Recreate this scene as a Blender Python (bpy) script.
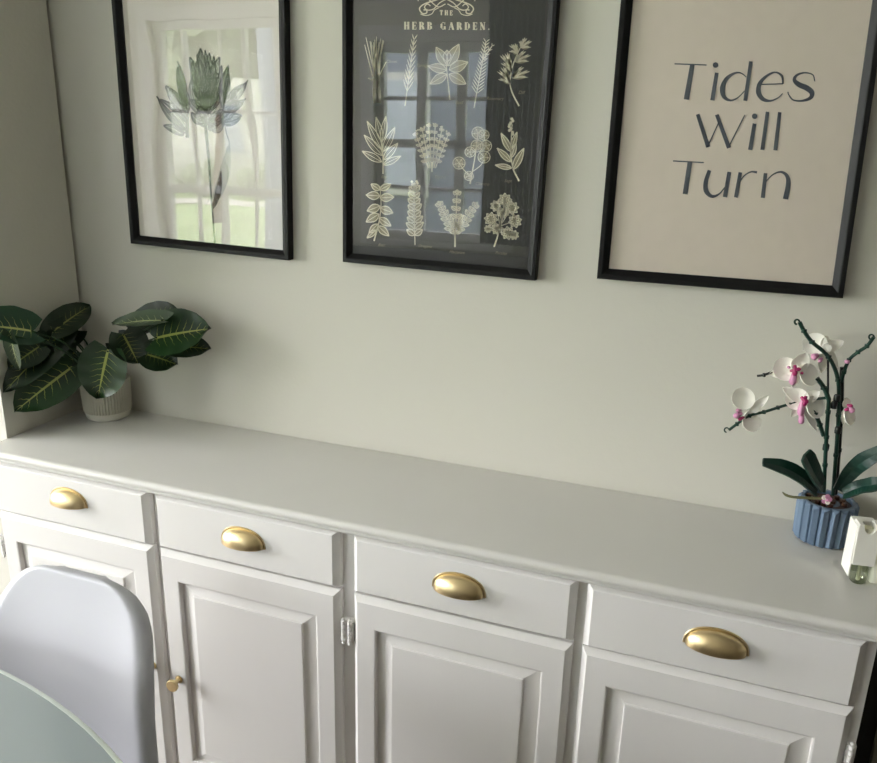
import bpy, bmesh, math, random
from mathutils import Vector, Matrix
random.seed(7)
S = bpy.context.scene
COL = S.collection
for o in list(bpy.data.objects):
    bpy.data.objects.remove(o)

# ------------------------------------------------------------------ camera
W, H, F = 877, 763, 791.07
CAM = Vector((1.0606, -1.2158, 1.5412))
YAW, PITCH, ROLL = -0.3432, 0.3004, 0.0263
_cy, _sy, _cp, _sp = math.cos(YAW), math.sin(YAW), math.cos(PITCH), math.sin(PITCH)
FWD = Vector((_sy * _cp, _cy * _cp, -_sp))
_r = Vector((_cy, -_sy, 0)); _u = _r.cross(FWD)
RT = _r * math.cos(ROLL) + _u * math.sin(ROLL)
UP = -_r * math.sin(ROLL) + _u * math.cos(ROLL)
cd = bpy.data.cameras.new('camera'); cam = bpy.data.objects.new('camera', cd); COL.objects.link(cam)
cd.sensor_fit = 'HORIZONTAL'; cd.sensor_width = 36.0; cd.lens = 36.0 * F / W
cd.clip_start = 0.02; cd.clip_end = 300
cam.matrix_world = Matrix(((RT.x, UP.x, -FWD.x, CAM.x), (RT.y, UP.y, -FWD.y, CAM.y), (RT.z, UP.z, -FWD.z, CAM.z), (0, 0, 0, 1)))
S.camera = cam

# ------------------------------------------------------------------ world, sun, exposure
wd = bpy.data.worlds.new('sky'); S.world = wd; wd.use_nodes = True
bg = wd.node_tree.nodes['Background']
bg.inputs['Color'].default_value = (0.97, 0.98, 1.0, 1); bg.inputs['Strength'].default_value = 34.0
sd = bpy.data.lights.new('sun', 'SUN'); sd.energy = 5.0; sd.angle = 0.05; sd.color = (1.0, 0.95, 0.86)
sun = bpy.data.objects.new('sun', sd); COL.objects.link(sun)
sun.rotation_euler = Vector((0.15, -0.62, -0.9)).to_track_quat('-Z', 'Y').to_euler()
sun.location = (0, 6, 8)
vs = S.view_settings
S.display_settings.display_device = 'sRGB'
vs.view_transform = 'Standard'; vs.look = 'None'; vs.gamma = 1.0; vs.use_curve_mapping = False
vs.exposure = 0.06
S.cycles.use_denoising = True
S.cycles.max_bounces = 10; S.cycles.diffuse_bounces = 6; S.cycles.transparent_max_bounces = 16
S.cycles.caustics_reflective = False; S.cycles.caustics_refractive = False
S.cycles.sample_clamp_indirect = 8.0

WALL = 0.3243          # back wall plane
YWIN = -2.7            # inner face of the window wall
TOP = 0.85             # worktop height
XL = -0.4455            # return wall at the left end of the sideboard
WINS = {1: (-2.62, -1.42, 0.12, 2.20), 2: (-1.02, -0.20, 0.93, 2.06)}
for k, (a, b, c, d) in WINS.items():
    ld = bpy.data.lights.new('daylight_portal', 'AREA'); ld.shape = 'RECTANGLE'; ld.size = b - a; ld.size_y = d - c
    ld.cycles.is_portal = True
    lo = bpy.data.objects.new('daylight_portal', ld); COL.objects.link(lo)
    lo.location = ((a + b) / 2, YWIN - 0.16, (c + d) / 2); lo.rotation_euler = (math.radians(90), 0, 0)

WL = (-2.10, -0.45, 0.45, 2.28)     # window in the left wall: y0, y1, z0, z1
ld = bpy.data.lights.new('daylight_portal', 'AREA'); ld.shape = 'RECTANGLE'; ld.size = WL[3] - WL[2]; ld.size_y = WL[1] - WL[0]
ld.cycles.is_portal = True
lo = bpy.data.objects.new('daylight_portal', ld); COL.objects.link(lo)
lo.location = (-3.1 - .16, (WL[0] + WL[1]) / 2, (WL[2] + WL[3]) / 2); lo.rotation_euler = (0, math.radians(-90), 0)

# ------------------------------------------------------------------ helpers
def ray(px, py): return FWD + RT * ((px - W / 2) / F) - UP * ((py - H / 2) / F)
def aty(px, py, Y): d = ray(px, py); return CAM + d * ((Y - CAM.y) / d.y)
def atx(px, py, X): d = ray(px, py); return CAM + d * ((X - CAM.x) / d.x)
def atz(px, py, Z): d = ray(px, py); return CAM + d * ((Z - CAM.z) / d.z)
def mpp(p): return (Vector(p) - CAM).dot(FWD) / F      # metres per pixel at p
def lin(r, g, b):
    f = lambda c: (c / 255 / 12.92) if c <= 10 else ((c / 255 + .055) / 1.055) ** 2.4
    return (f(r), f(g), f(b), 1)

ORG = {}
def empty(name, loc, label, cat, group=None):
    o = bpy.data.objects.new(name, None); COL.objects.link(o); o.location = loc; o.empty_display_size = 0.05
    o['label'] = label; o['category'] = cat
    if group: o['group'] = group
    ORG[o.name] = Vector(loc); return o
def tag(o, label, cat, group=None):
    o['label'] = label; o['category'] = cat
    if group: o['group'] = group
    return o
def mk(name, vf, mat, parent=None, smooth=False, label=None, kind=None, uv=None, sharp=None):
    v, f = vf
    org = ORG[parent.name] if parent else (sum((Vector(p) for p in v), Vector()) / len(v) if kind is None else Vector((0, 0, 0)))
    if not parent and kind is None: org = Vector((org.x, org.y, min(p[2] for p in v)))
    me = bpy.data.meshes.new(name); me.from_pydata([tuple(Vector(p) - org) for p in v], [], f); me.update()
    if uv:
        l = me.uv_layers.new(name='UVMap')
        for lp in me.loops: l.data[lp.index].uv = uv[lp.vertex_index]
    for p in me.polygons: p.use_smooth = smooth
    if smooth and sharp: me.set_sharp_from_angle(angle=math.radians(sharp))
    mats = mat if isinstance(mat, (list, tuple)) else [mat]
    for m in mats: me.materials.append(m)
    o = bpy.data.objects.new(name, me); COL.objects.link(o)
    if parent: o.parent = parent
    else: o.location = org
    ORG[o.name] = org
    if label: o['label'] = label
    if kind: o['kind'] = kind
    return o
def join(*parts):
    V, Fc = [], []
    for v, f in parts:
        n = len(V); V += [Vector(p) for p in v]; Fc += [tuple(i + n for i in q) for q in f]
    return V, Fc
def frombm(bm):
    bm.verts.ensure_lookup_table(); bm.verts.index_update()
    r = ([v.co.copy() for v in bm.verts], [tuple(v.index for v in f.verts) for f in bm.faces]); bm.free(); return r
def box(x0, x1, y0, y1, z0, z1, bev=0.0, seg=2):
    bm = bmesh.new(); bmesh.ops.create_cube(bm, size=1)
    for v in bm.verts: v.co = Vector(((x0 + x1) / 2 + v.co.x * (x1 - x0), (y0 + y1) / 2 + v.co.y * (y1 - y0), (z0 + z1) / 2 + v.co.z * (z1 - z0)))
    if bev: bmesh.ops.bevel(bm, geom=bm.edges[:], offset=bev, segments=seg, profile=.5, affect='EDGES')
    return frombm(bm)
def tube(pts, rad, n=8, cap=True):
    pts = [Vector(p) for p in pts]; m = len(pts)
    rad = rad if isinstance(rad, (list, tuple)) else [rad] * m
    V, Fc = [], []
    prev = None
    for i, p in enumerate(pts):
        t = (pts[min(i + 1, m - 1)] - pts[max(i - 1, 0)]).normalized()
        if prev is None:
            a = t.cross(Vector((0, 0, 1)) if abs(t.z) < .9 else Vector((1, 0, 0))).normalized()
        else: a = (prev - t * prev.dot(t)).normalized()
        prev = a; b = t.cross(a)
        for k in range(n):
            an = 2 * math.pi * k / n; V.append(p + (a * math.cos(an) + b * math.sin(an)) * rad[i])
    for i in range(m - 1):
        for k in range(n):
            Fc.append((i * n + k, i * n + (k + 1) % n, (i + 1) * n + (k + 1) % n, (i + 1) * n + k))
    if cap: Fc.append(tuple(range(n - 1, -1, -1))); Fc.append(tuple(range((m - 1) * n, m * n)))
    return V, Fc
def lathe(prof, c, n=32, axis='z'):
    V, Fc = [], []; m = len(prof); c = Vector(c)
    for r, h in prof:
        for k in range(n):
            a = 2 * math.pi * k / n; q = (r * math.cos(a), r * math.sin(a), h)
            V.append(c + Vector(q if axis == 'z' else (q[0], -q[2], q[1])))
    for i in range(m - 1):
        for k in range(n): Fc.append((i * n + k, i * n + (k + 1) % n, (i + 1) * n + (k + 1) % n, (i + 1) * n + k))
    Fc.append(tuple(range(n - 1, -1, -1))); Fc.append(tuple(range((m - 1) * n, m * n)))
    return V, Fc
def rings(x0, x1, z0, z1, rr, capfront=True, capback=True):
    """loft of rectangles (inset_x, inset_z, y) from back to front"""
    V, Fc = [], []
    for ix, iz, y in rr:
        V += [Vector((x0 + ix, y, z0 + iz)), Vector((x1 - ix, y, z0 + iz)), Vector((x1 - ix, y, z1 - iz)), Vector((x0 + ix, y, z1 - iz))]
    n = len(rr)
    for i in range(n - 1):
        for k in range(4): Fc.append((i * 4 + k, i * 4 + (k + 1) % 4, (i + 1) * 4 + (k + 1) % 4, (i + 1) * 4 + k))
    if capfront: Fc.append(tuple((n - 1) * 4 + k for k in range(4)))
    if capback: Fc.append((3, 2, 1, 0))
    return V, Fc
def bez(p, n=16):
    """smooth Catmull-Rom through points"""
    p = [Vector(q) for q in p]; q = [p[0] * 2 - p[1]] + p + [p[-1] * 2 - p[-2]]; out = []
    for i in range(1, len(q) - 2):
        for k in range(n):
            t = k / n
            out.append(.5 * ((2 * q[i]) + (q[i + 1] - q[i - 1]) * t + (2 * q[i - 1] - 5 * q[i] + 4 * q[i + 1] - q[i + 2]) * t * t + (3 * q[i] - q[i - 1] - 3 * q[i + 1] + q[i + 2]) * t ** 3))
    out.append(p[-1]); return out

# ------------------------------------------------------------------ materials
def nd(nt, t, **kw):
    n = nt.nodes.new(t)
    for k, v in kw.items(): setattr(n, k, v)
    return n
def math_n(nt, op, a, b=None, clamp=False):
    n = nd(nt, 'ShaderNodeMath', operation=op, use_clamp=clamp)
    for i, x in enumerate((a, b)):
        if x is None: continue
        if isinstance(x, (int, float)): n.inputs[i].default_value = x
        else: nt.links.new(x, n.inputs[i])
    return n.outputs[0]
def mat(name, col, rough=.5, metal=0., noise=0., nscale=6., bump=0., bscale=200., stretch=(1, 1, 1), coat=0., spec=.5, sub=0., trans=0., ior=1.45, alpha=1., rvar=0.):
    m = bpy.data.materials.new(name); m.use_nodes = True; nt = m.node_tree; b = nt.nodes['Principled BSDF']
    b.inputs['Base Color'].default_value = col; b.inputs['Roughness'].default_value = rough; b.inputs['Metallic'].default_value = metal
    b.inputs['Coat Weight'].default_value = coat; b.inputs['Specular IOR Level'].default_value = spec
    b.inputs['Transmission Weight'].default_value = trans; b.inputs['IOR'].default_value = ior; b.inputs['Alpha'].default_value = alpha
    if sub:
        b.inputs['Subsurface Weight'].default_value = sub; b.inputs['Subsurface Radius'].default_value = (.01, .01, .01)
    tc = nd(nt, 'ShaderNodeTexCoord'); mp = nd(nt, 'ShaderNodeMapping'); mp.inputs['Scale'].default_value = stretch
    nt.links.new(tc.outputs['Object'], mp.inputs['Vector'])
    if noise or rvar:
        n = nd(nt, 'ShaderNodeTexNoise'); n.inputs['Scale'].default_value = nscale; n.inputs['Detail'].default_value = 6
        nt.links.new(mp.outputs[0], n.inputs['Vector'])
        if noise:
            r = nd(nt, 'ShaderNodeMix', data_type='RGBA'); nt.links.new(n.outputs['Fac'], r.inputs['Factor'])
            r.inputs['A'].default_value = [max(0, c * (1 - noise)) for c in col[:3]] + [1]; r.inputs['B'].default_value = [min(1, c * (1 + noise)) for c in col[:3]] + [1]
            nt.links.new(r.outputs['Result'], b.inputs['Base Color'])
        if rvar:
            mr = nd(nt, 'ShaderNodeMapRange'); mr.inputs['To Min'].default_value = max(0, rough - rvar); mr.inputs['To Max'].default_value = rough + rvar
            nt.links.new(n.outputs['Fac'], mr.inputs['Value']); nt.links.new(mr.outputs[0], b.inputs['Roughness'])
    if bump:
        n2 = nd(nt, 'ShaderNodeTexNoise'); n2.inputs['Scale'].default_value = bscale; n2.inputs['Detail'].default_value = 4
        nt.links.new(mp.outputs[0], n2.inputs['Vector'])
        bp = nd(nt, 'ShaderNodeBump'); bp.inputs['Strength'].default_value = bump; bp.inputs['Distance'].default_value = .002
        nt.links.new(n2.outputs['Fac'], bp.inputs['Height']); nt.links.new(bp.outputs[0], b.inputs['Normal'])
    return m
def glass_mat(name, tint=(1, 1, 1, 1), wave=0., scale=(8, 8, 2), refl=1.0):
    """clear pane: light passes straight, a Fresnel part mirrors"""
    m = bpy.data.materials.new(name); m.use_nodes = True; nt = m.node_tree; nt.nodes.remove(nt.nodes['Principled BSDF'])
    out = nt.nodes['Material Output']; tr = nd(nt, 'ShaderNodeBsdfTransparent'); tr.inputs[0].default_value = tint
    gl = nd(nt, 'ShaderNodeBsdfGlossy'); gl.inputs['Roughness'].default_value = 0.0
    lw = nd(nt, 'ShaderNodeLayerWeight'); lw.inputs['Blend'].default_value = .5
    fr = math_n(nt, 'POWER', lw.outputs['Facing'], 5.0)
    fr = math_n(nt, 'MULTIPLY', fr, .92); fr = math_n(nt, 'ADD', fr, .075 * refl, True)
    mx = nd(nt, 'ShaderNodeMixShader'); nt.links.new(fr, mx.inputs[0]); nt.links.new(tr.outputs[0], mx.inputs[1]); nt.links.new(gl.outputs[0], mx.inputs[2])
    nt.links.new(mx.outputs[0], out.inputs['Surface'])
    if wave:
        tc = nd(nt, 'ShaderNodeTexCoord'); mp = nd(nt, 'ShaderNodeMapping'); mp.inputs['Scale'].default_value = scale
        nt.links.new(tc.outputs['Object'], mp.inputs[0]); n = nd(nt, 'ShaderNodeTexNoise'); n.inputs['Scale'].default_value = 1.0; n.inputs['Detail'].default_value = 1
        nt.links.new(mp.outputs[0], n.inputs['Vector']); bp = nd(nt, 'ShaderNodeBump'); bp.inputs['Strength'].default_value = 1; bp.inputs['Distance'].default_value = wave
        nt.links.new(n.outputs['Fac'], bp.inputs['Height']); nt.links.new(bp.outputs[0], gl.inputs['Normal'])
    return m
M = {}
M['wall'] = mat('wall_paint', (.592, .574, .508, 1), .75, bump=.25, bscale=90, noise=.02, nscale=3)
M['ceil'] = mat('ceiling_paint', (.62, .61, .585, 1), .85, bump=.2, bscale=120)
M['floor'] = mat('floor_boards', (.13, .10, .075, 1), .45, noise=.25, nscale=5, stretch=(8, 1, 1))
M['trim'] = mat('trim_paint', (.80, .80, .78, 1), .4)
M['white'] = mat('cabinet_paint', (.72, .702, .680, 1), .38, bump=.12, bscale=60, stretch=(1, 1, .15), noise=.03, nscale=10, rvar=.08)
M['top'] = mat('worktop_paint', (.605, .590, .558, 1), .30, bump=.03, bscale=90, noise=.03, nscale=7, rvar=.06)
M['brass'] = mat('brushed_brass', (.70, .55, .31, 1), .33, 1.0, bump=.03, bscale=400)
M['brass_in'] = mat('brass_inside', (.45, .32, .14, 1), .45, 1.0)
M['blackf'] = mat('black_frame', lin(8, 8, 8), .5, spec=.3, noise=.2, nscale=30, bump=.05, bscale=80)
M['paper'] = mat('art_paper', lin(212, 205, 197), .9)
M['paper_b'] = mat('beige_art_paper', lin(218, 206, 193), .9, noise=.05, nscale=60)
M['paper_k'] = mat('charcoal_art_paper', lin(62, 62, 59), .9, noise=.05, nscale=40)
M['ink'] = mat('slate_ink', lin(66, 74, 84), .85)
M['cream'] = mat('cream_ink', lin(214, 208, 186), .85, noise=.12, nscale=120)
M['cream2'] = mat('dim_cream_ink', lin(140, 134, 112), .85, noise=.25, nscale=150)
M['grey1'] = mat('grey_wash', lin(172, 171, 163), .9, noise=.3, nscale=55)
M['grey2'] = mat('dark_grey_wash', lin(38, 39, 37), .9, noise=.3, nscale=60)
M['grey3'] = mat('mid_grey_wash', lin(134, 134, 127), .9, noise=.4, nscale=70)
M['backing'] = mat('mount_board', lin(120, 105, 85), .9)
M['glass'] = glass_mat('picture_glass', wave=.0006, scale=(3, 3, 3))
M['acrylic'] = glass_mat('wavy_acrylic', wave=.0014, scale=(6, 6, 1.6), refl=1.25)
M['winglass'] = glass_mat('window_glass', refl=.5)
M['shell'] = mat('moulded_plastic', lin(193, 193, 200), .45)
M['wood'] = mat('beech_wood', lin(190, 150, 105), .5, noise=.15, nscale=8, stretch=(4, 4, .6))
M['steel'] = mat('black_steel', lin(30, 30, 30), .45)
M['pot'] = mat('ribbed_cement', lin(176, 172, 158), .8, noise=.06, nscale=30)
M['potbase'] = mat('pale_glaze', lin(200, 197, 184), .6)
M['soil'] = mat('soil', lin(48, 36, 28), .95, bump=.8, bscale=120, noise=.3, nscale=60)
M['stem'] = mat('green_stem', lin(38, 62, 34), .5)
M['bluepot'] = mat('blue_plastic', lin(98, 116, 136), .4)
M['brick_green'] = mat('dark_green_plastic', lin(18, 52, 42), .3)
M['brick_black'] = mat('black_plastic', lin(16, 20, 20), .3)
M['petal'] = mat('white_plastic_petal', lin(250, 247, 238), .35)
M['pink'] = mat('pink_plastic', lin(205, 142, 176), .35)
M['magenta'] = mat('magenta_plastic', lin(150, 30, 88), .35)
M['olive'] = mat('olive_plastic', lin(104, 104, 70), .4)
M['brownp'] = mat('brown_plastic', lin(66, 38, 26), .4)
M['wplastic'] = mat('white_plastic', lin(236, 234, 226), .35)
M['vial'] = glass_mat('clear_vial', (.80, .84, .74, 1))
M['oil'] = mat('pale_oil', lin(200, 198, 150), .2)
M['wick'] = mat('wick', lin(222, 220, 196), .8)
M['tableglass'] = mat('back_painted_glass', lin(150, 158, 160), .08, spec=.5)
M['glassedge'] = mat('pale_glass_edge', lin(236, 244, 242), .25, spec=.8)
M['black'] = mat('black_laminate', lin(10, 10, 9), .5)
M['dark_olive'] = mat('olive_grey_metal', lin(92, 90, 76), .5)

# leaf: dark green with pale midrib and side veins laid out along the leaf's own u, v
def leaf_mat(name, c0, c1, vein):
    m = bpy.data.materials.new(name); m.use_nodes = True; nt = m.node_tree; b = nt.nodes['Principled BSDF']
    b.inputs['Roughness'].default_value = .33
    tc = nd(nt, 'ShaderNodeTexCoord'); sp = nd(nt, 'ShaderNodeSeparateXYZ'); nt.links.new(tc.outputs['UV'], sp.inputs[0])
    u = sp.outputs[0]; av = math_n(nt, 'ABSOLUTE', math_n(nt, 'SUBTRACT', sp.outputs[1], .5))
    nz = nd(nt, 'ShaderNodeTexNoise'); nz.inputs['Scale'].default_value = 9; nt.links.new(tc.outputs['UV'], nz.inputs['Vector'])
    mid = math_n(nt, 'LESS_THAN', av, math_n(nt, 'SUBTRACT', .034, math_n(nt, 'MULTIPLY', u, .022)))
    ph = math_n(nt, 'ADD', math_n(nt, 'SUBTRACT', u, math_n(nt, 'MULTIPLY', av, .45)), math_n(nt, 'MULTIPLY', nz.outputs['Fac'], .06))
    saw = math_n(nt, 'ABSOLUTE', math_n(nt, 'SUBTRACT', math_n(nt, 'FRACT', math_n(nt, 'MULTIPLY', ph, 8.5)), .5))
    wid = math_n(nt, 'SUBTRACT', .070, math_n(nt, 'MULTIPLY', av, .24), True)
    side = math_n(nt, 'LESS_THAN', saw, wid)
    fac = math_n(nt, 'MAXIMUM', mid, math_n(nt, 'MULTIPLY', side, .75))
    base = nd(nt, 'ShaderNodeMix', data_type='RGBA'); base.inputs['A'].default_value = c0; base.inputs['B'].default_value = c1
    n2 = nd(nt, 'ShaderNodeTexNoise'); n2.inputs['Scale'].default_value = 25; nt.links.new(tc.outputs['Object'], n2.inputs['Vector']); nt.links.new(n2.outputs['Fac'], base.inputs['Factor'])
    mx = nd(nt, 'ShaderNodeMix', data_type='RGBA'); nt.links.new(fac, mx.inputs['Factor']); nt.links.new(base.outputs['Result'], mx.inputs['A']); mx.inputs['B'].default_value = vein
    nt.links.new(mx.outputs['Result'], b.inputs['Base Color'])
    return m
M['leaf'] = leaf_mat('veined_leaf', lin(20, 42, 20), lin(32, 62, 28), lin(160, 166, 88))
M['leaf_d'] = leaf_mat('dark_veined_leaf', lin(14, 30, 15), lin(22, 44, 20), lin(128, 132, 70))
M['leaf_l'] = leaf_mat('glossy_veined_leaf', lin(24, 54, 36), lin(38, 74, 50), lin(180, 184, 110))
M['leaf_g'] = leaf_mat('pale_veined_leaf', lin(44, 60, 42), lin(62, 78, 56), lin(160, 168, 120))

# ------------------------------------------------------------------ setting
XR, XLL, CEIL = 6.0, -3.1, 2.5
def struct(name, vf, m, parent=None): return mk(name, vf, m, parent, kind='structure')
struct('floor', box(XLL - .12, XR + .12, YWIN - .12, WALL + .12, -.1, 0), M['floor'])
struct('ceiling', box(XLL - .12, XR + .12, YWIN - .12, WALL + .12, CEIL, CEIL + .12), M['ceil'])
struct('wall_back', box(XLL - .12, XR + .12, WALL, WALL + .12, 0, CEIL), M['wall'])
struct('wall_left_return', box(XLL, XL, .05, WALL - .013, 0.0, CEIL), M['wall'])
struct('wall_left', join(*[box(XLL - .12, XLL, y0, y1, z0, z1) for y0, y1, z0, z1 in ((YWIN - .12, WL[0], 0, CEIL), (WL[1], WALL, 0, CEIL), (WL[0], WL[1], 0, WL[2]), (WL[0], WL[1], WL[3], CEIL))]), M['wall'])
struct('wall_right', box(XR, XR + .12, YWIN - .12, WALL, 0, CEIL), M['wall'])
(a1, b1, c1, d1), (a2, b2, c2, d2) = WINS[1], WINS[2]
wf = []
for x0, x1, z0, z1 in ((XLL, a1, 0, CEIL), (a1, b1, 0, c1), (a1, b1, d1, CEIL), (b1, a2, 0, CEIL), (a2, b2, 0, c2), (a2, b2, d2, CEIL), (b2, XR, 0, CEIL)):
    wf.append(box(x0, x1, YWIN - .12, YWIN, z0, z1))
struct('wall_front', join(*wf), M['wall'])
def window(n, cols, rows):
    a, b, c, d = WINS[n] if n in WINS else WL; n0 = len(bpy.data.objects); y0, y1 = YWIN - .09, YWIN - .04; fw = .05
    fr = [box(a, a + fw, y0, y1, c, d), box(b - fw, b, y0, y1, c, d), box(a + fw, b - fw, y0, y1, c, c + fw), box(a + fw, b - fw, y0, y1, d - fw, d)]
    w = struct('window_%d' % n, join(*fr), M['trim'])
    xs = [a + fw + (b - a - 2 * fw) * i / cols for i in range(cols + 1)]; zs = [c + fw + (d - c - 2 * fw) * i / rows for i in range(rows + 1)]
    mw = .028 if n == 2 else .011
    for x in xs[1:-1]: mk('muntin', box(x - mw, x + mw, y0 + .01, y1 - .005, c + fw, d - fw), M['trim'], w)
    for i, z in enumerate(zs[1:-1]):
        h = .025 if (i + 1) * 2 == rows else .011
        mk('muntin', box(a + fw, b - fw, y0 + .012, y1 - .007, z - h, z + h), M['trim'], w)
    for i in range(cols):
        for j in range(rows):
            mk('pane', box(xs[i] + .004, xs[i + 1] - .004, y0 + .022, y0 + .026, zs[j] + .004, zs[j + 1] - .004), M['winglass'], w)
    mk('sill', box(a - .05, b + .05, YWIN - .04, YWIN + .04, c - .03, c), M['trim'], w)
    for x0, x1, z0, z1 in ((a - .08, a, c - .03, d + .08), (b, b + .08, c - .03, d + .08), (a, b, d, d + .08)):
        mk('casing', box(x0, x1, YWIN, YWIN + .015, z0, z1), M['trim'], w)
    if n == 3:      # the same window turned into the left wall
        w.matrix_world = Matrix.Translation((XLL, 0, 0)) @ Matrix(((0, 1, 0, 0), (1, 0, 0, 0), (0, 0, 1, 0), (0, 0, 0, 1))) @ Matrix.Translation((0, -YWIN, 0))
window(1, 5, 4); window(2, 3, 4); window(3, 2, 2)
struct('baseboard_back', box(1.80, XR, WALL - .014, WALL, 0, .12), M['trim'])
struct('baseboard_left_return', box(XLL, XL - .01, .036, .05, 0, .12), M['trim'])

# ------------------------------------------------------------------ outdoors
lawn_m = mat('lawn', lin(112, 128, 86), .95, noise=.25, nscale=3)
mk('lawn', box(-40, 30, -45, YWIN - .14, -.35, -.25), lawn_m, kind='structure')
M['siding'] = mat('white_siding', lin(232, 232, 228), .7, bump=.3, bscale=6, stretch=(.01, .01, 6))
M['grey_siding'] = mat('grey_siding', lin(84, 90, 98), .7, bump=.3, bscale=6, stretch=(.01, .01, 6))
M['roof'] = mat('grey_shingle', lin(88, 86, 84), .9, noise=.2, nscale=4)
M['darkglass'] = mat('dark_window_glass', lin(150, 158, 166), .3)
M['foliage'] = mat('tree_foliage', lin(112, 120, 98), .9, noise=.35, nscale=4, bump=1, bscale=8)
M['bark'] = mat('bark', lin(84, 70, 56), .95, noise=.2, nscale=10)
M['drive'] = mat('pale_concrete', lin(196, 192, 184), .9)
def house(x0, x1, y0, y1, h, m, label):
    r = empty('house', ((x0 + x1) / 2, y1, -.25), label, 'house')
    mk('wall', box(x0, x1, y0, y1, -.25, h), m, r)
    ym = (y0 + y1) / 2
    mk('roof', ([(x0 - .3, y0 - .4, h), (x1 + .3, y0 - .4, h), (x1 + .3, y1 + .4, h), (x0 - .3, y1 + .4, h), (x0 - .3, ym, h + 2.2), (x1 + .3, ym, h + 2.2)],
                [(3, 2, 1, 0), (0, 1, 5, 4), (2, 3, 4, 5), (1, 2, 5), (3, 0, 4)]), M['roof'], r)
    n = max(2, int((x1 - x0) / 2.6))
    for i in range(n):
        cx = x0 + (x1 - x0) * (i + .5) / n
        for z in ([.8, 3.4] if h > 4 else [.8]):
            w = mk('window', box(cx - .55, cx + .55, y1, y1 + .06, z, z + 1.5), M['trim'], r)
            mk('pane', box(cx - .45, cx + .45, y1 + .06, y1 + .075, z + .1, z + 1.4), M['darkglass'], w)
house(-24, -11.5, -26, -19, 5.6, M['siding'], 'white two storey house with grey roof across the lawn')
house(-5.0, 2.5, -14, -7.8, 8.5, M['grey_siding'], 'blue grey sided house standing close to the window')  # height and nearness set to block sky light from the smaller window
def blob(c, r, n, seed):
    rnd = random.Random(seed); parts = []
    for i in range(n):
        bm = bmesh.new(); bmesh.ops.create_icosphere(bm, subdivisions=2, radius=1)
        o = Vector((rnd.uniform(-1, 1), rnd.uniform(-1, 1), rnd.uniform(-.8, .8))) * r * .6; s = r * rnd.uniform(.4, .6)
        for v in bm.verts: v.co = v.co * s * rnd.uniform(.8, 1.2) + o + Vector(c)
        parts.append(frombm(bm))
    return join(*parts)
def tree(x, y, h, r, seed, label):
    t = empty('tree', (x, y, -.25), label, 'tree')
    mk('trunk', tube([(x, y, -.25), (x + .05, y, h * .4), (x, y + .05, h * .75)], [.16, .13, .06], 8), M['bark'], t, smooth=True)
    mk('crown', blob((x, y, h), r, 10, seed), M['foliage'], t)
tree(-8.8, -12.2, 3.3, 1.5, 1, 'leafy green tree on the lawn before the white house')
tree(-12.5, -15.0, 4.2, 1.7, 2, 'taller leafy tree beside the pale path')
SHL = ('low green shrub between two others before the white house', 'low green shrub at the corner of the white house', 'low green shrub farthest from the corner of the white house')
for i, (x, y) in enumerate(((-13.2, -17.9), (-11.3, -17.8), (-15.4, -17.9))):
    tag(mk('shrub', blob((x, y, .15), .75, 5, 20 + i), M['foliage']), SHL[i], 'shrub', 'shrubs along the white house')
mk('pavement', box(-24, -8, -16.6, -15.4, -.25, -.235), M['drive'], kind='structure')

# ------------------------------------------------------------------ sideboard
SX0, SX1 = -0.445, 1.355
ZD = 0.694            # joint between drawers and doors
ZT = 0.8205           # underside of worktop
sb = empty('sideboard', ((SX0 + SX1) / 2, .16, 0), 'long white painted sideboard with four drawers over four panelled doors', 'sideboard')
car = [box(SX0, SX0 + .018, .006, WALL - .004, 0.0, ZT), box(SX1 - .018, SX1, .006, WALL - .004, 0.0, ZT),
       box(SX0 + .018, SX1 - .018, WALL - .012, WALL - .004, .08, ZT), box(SX0 + .018, SX1 - .018, .03, WALL - .012, .08, .098),
       box(.441, .459, .03, WALL - .012, .098, ZT), box(SX0 + .018, SX1 - .018, .03, WALL - .012, ZT - .012, ZT)]
mk('carcass', join(*car), M['white'], sb)
GAPS = [(SX0, -.437), (-.0085, .0085), (.435, .465), (.8915, .9085), (1.340, SX1)]
for i, (a, b) in enumerate(GAPS):
    a2_, b2_ = (a if i == 0 else a - .02), (b if i == 4 else b + .02)
    mk('face_stile', box(a2_, b2_, .0105, .028, .085, ZT), M['white'], sb)
mk('face_rail', box(SX0 + .03, SX1 - .03, .012, .027, ZD - .02, ZD + .016), M['white'], sb)
mk('plinth', box(SX0, SX1, .02, .04, 0, .085), M['white'], sb)
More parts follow.
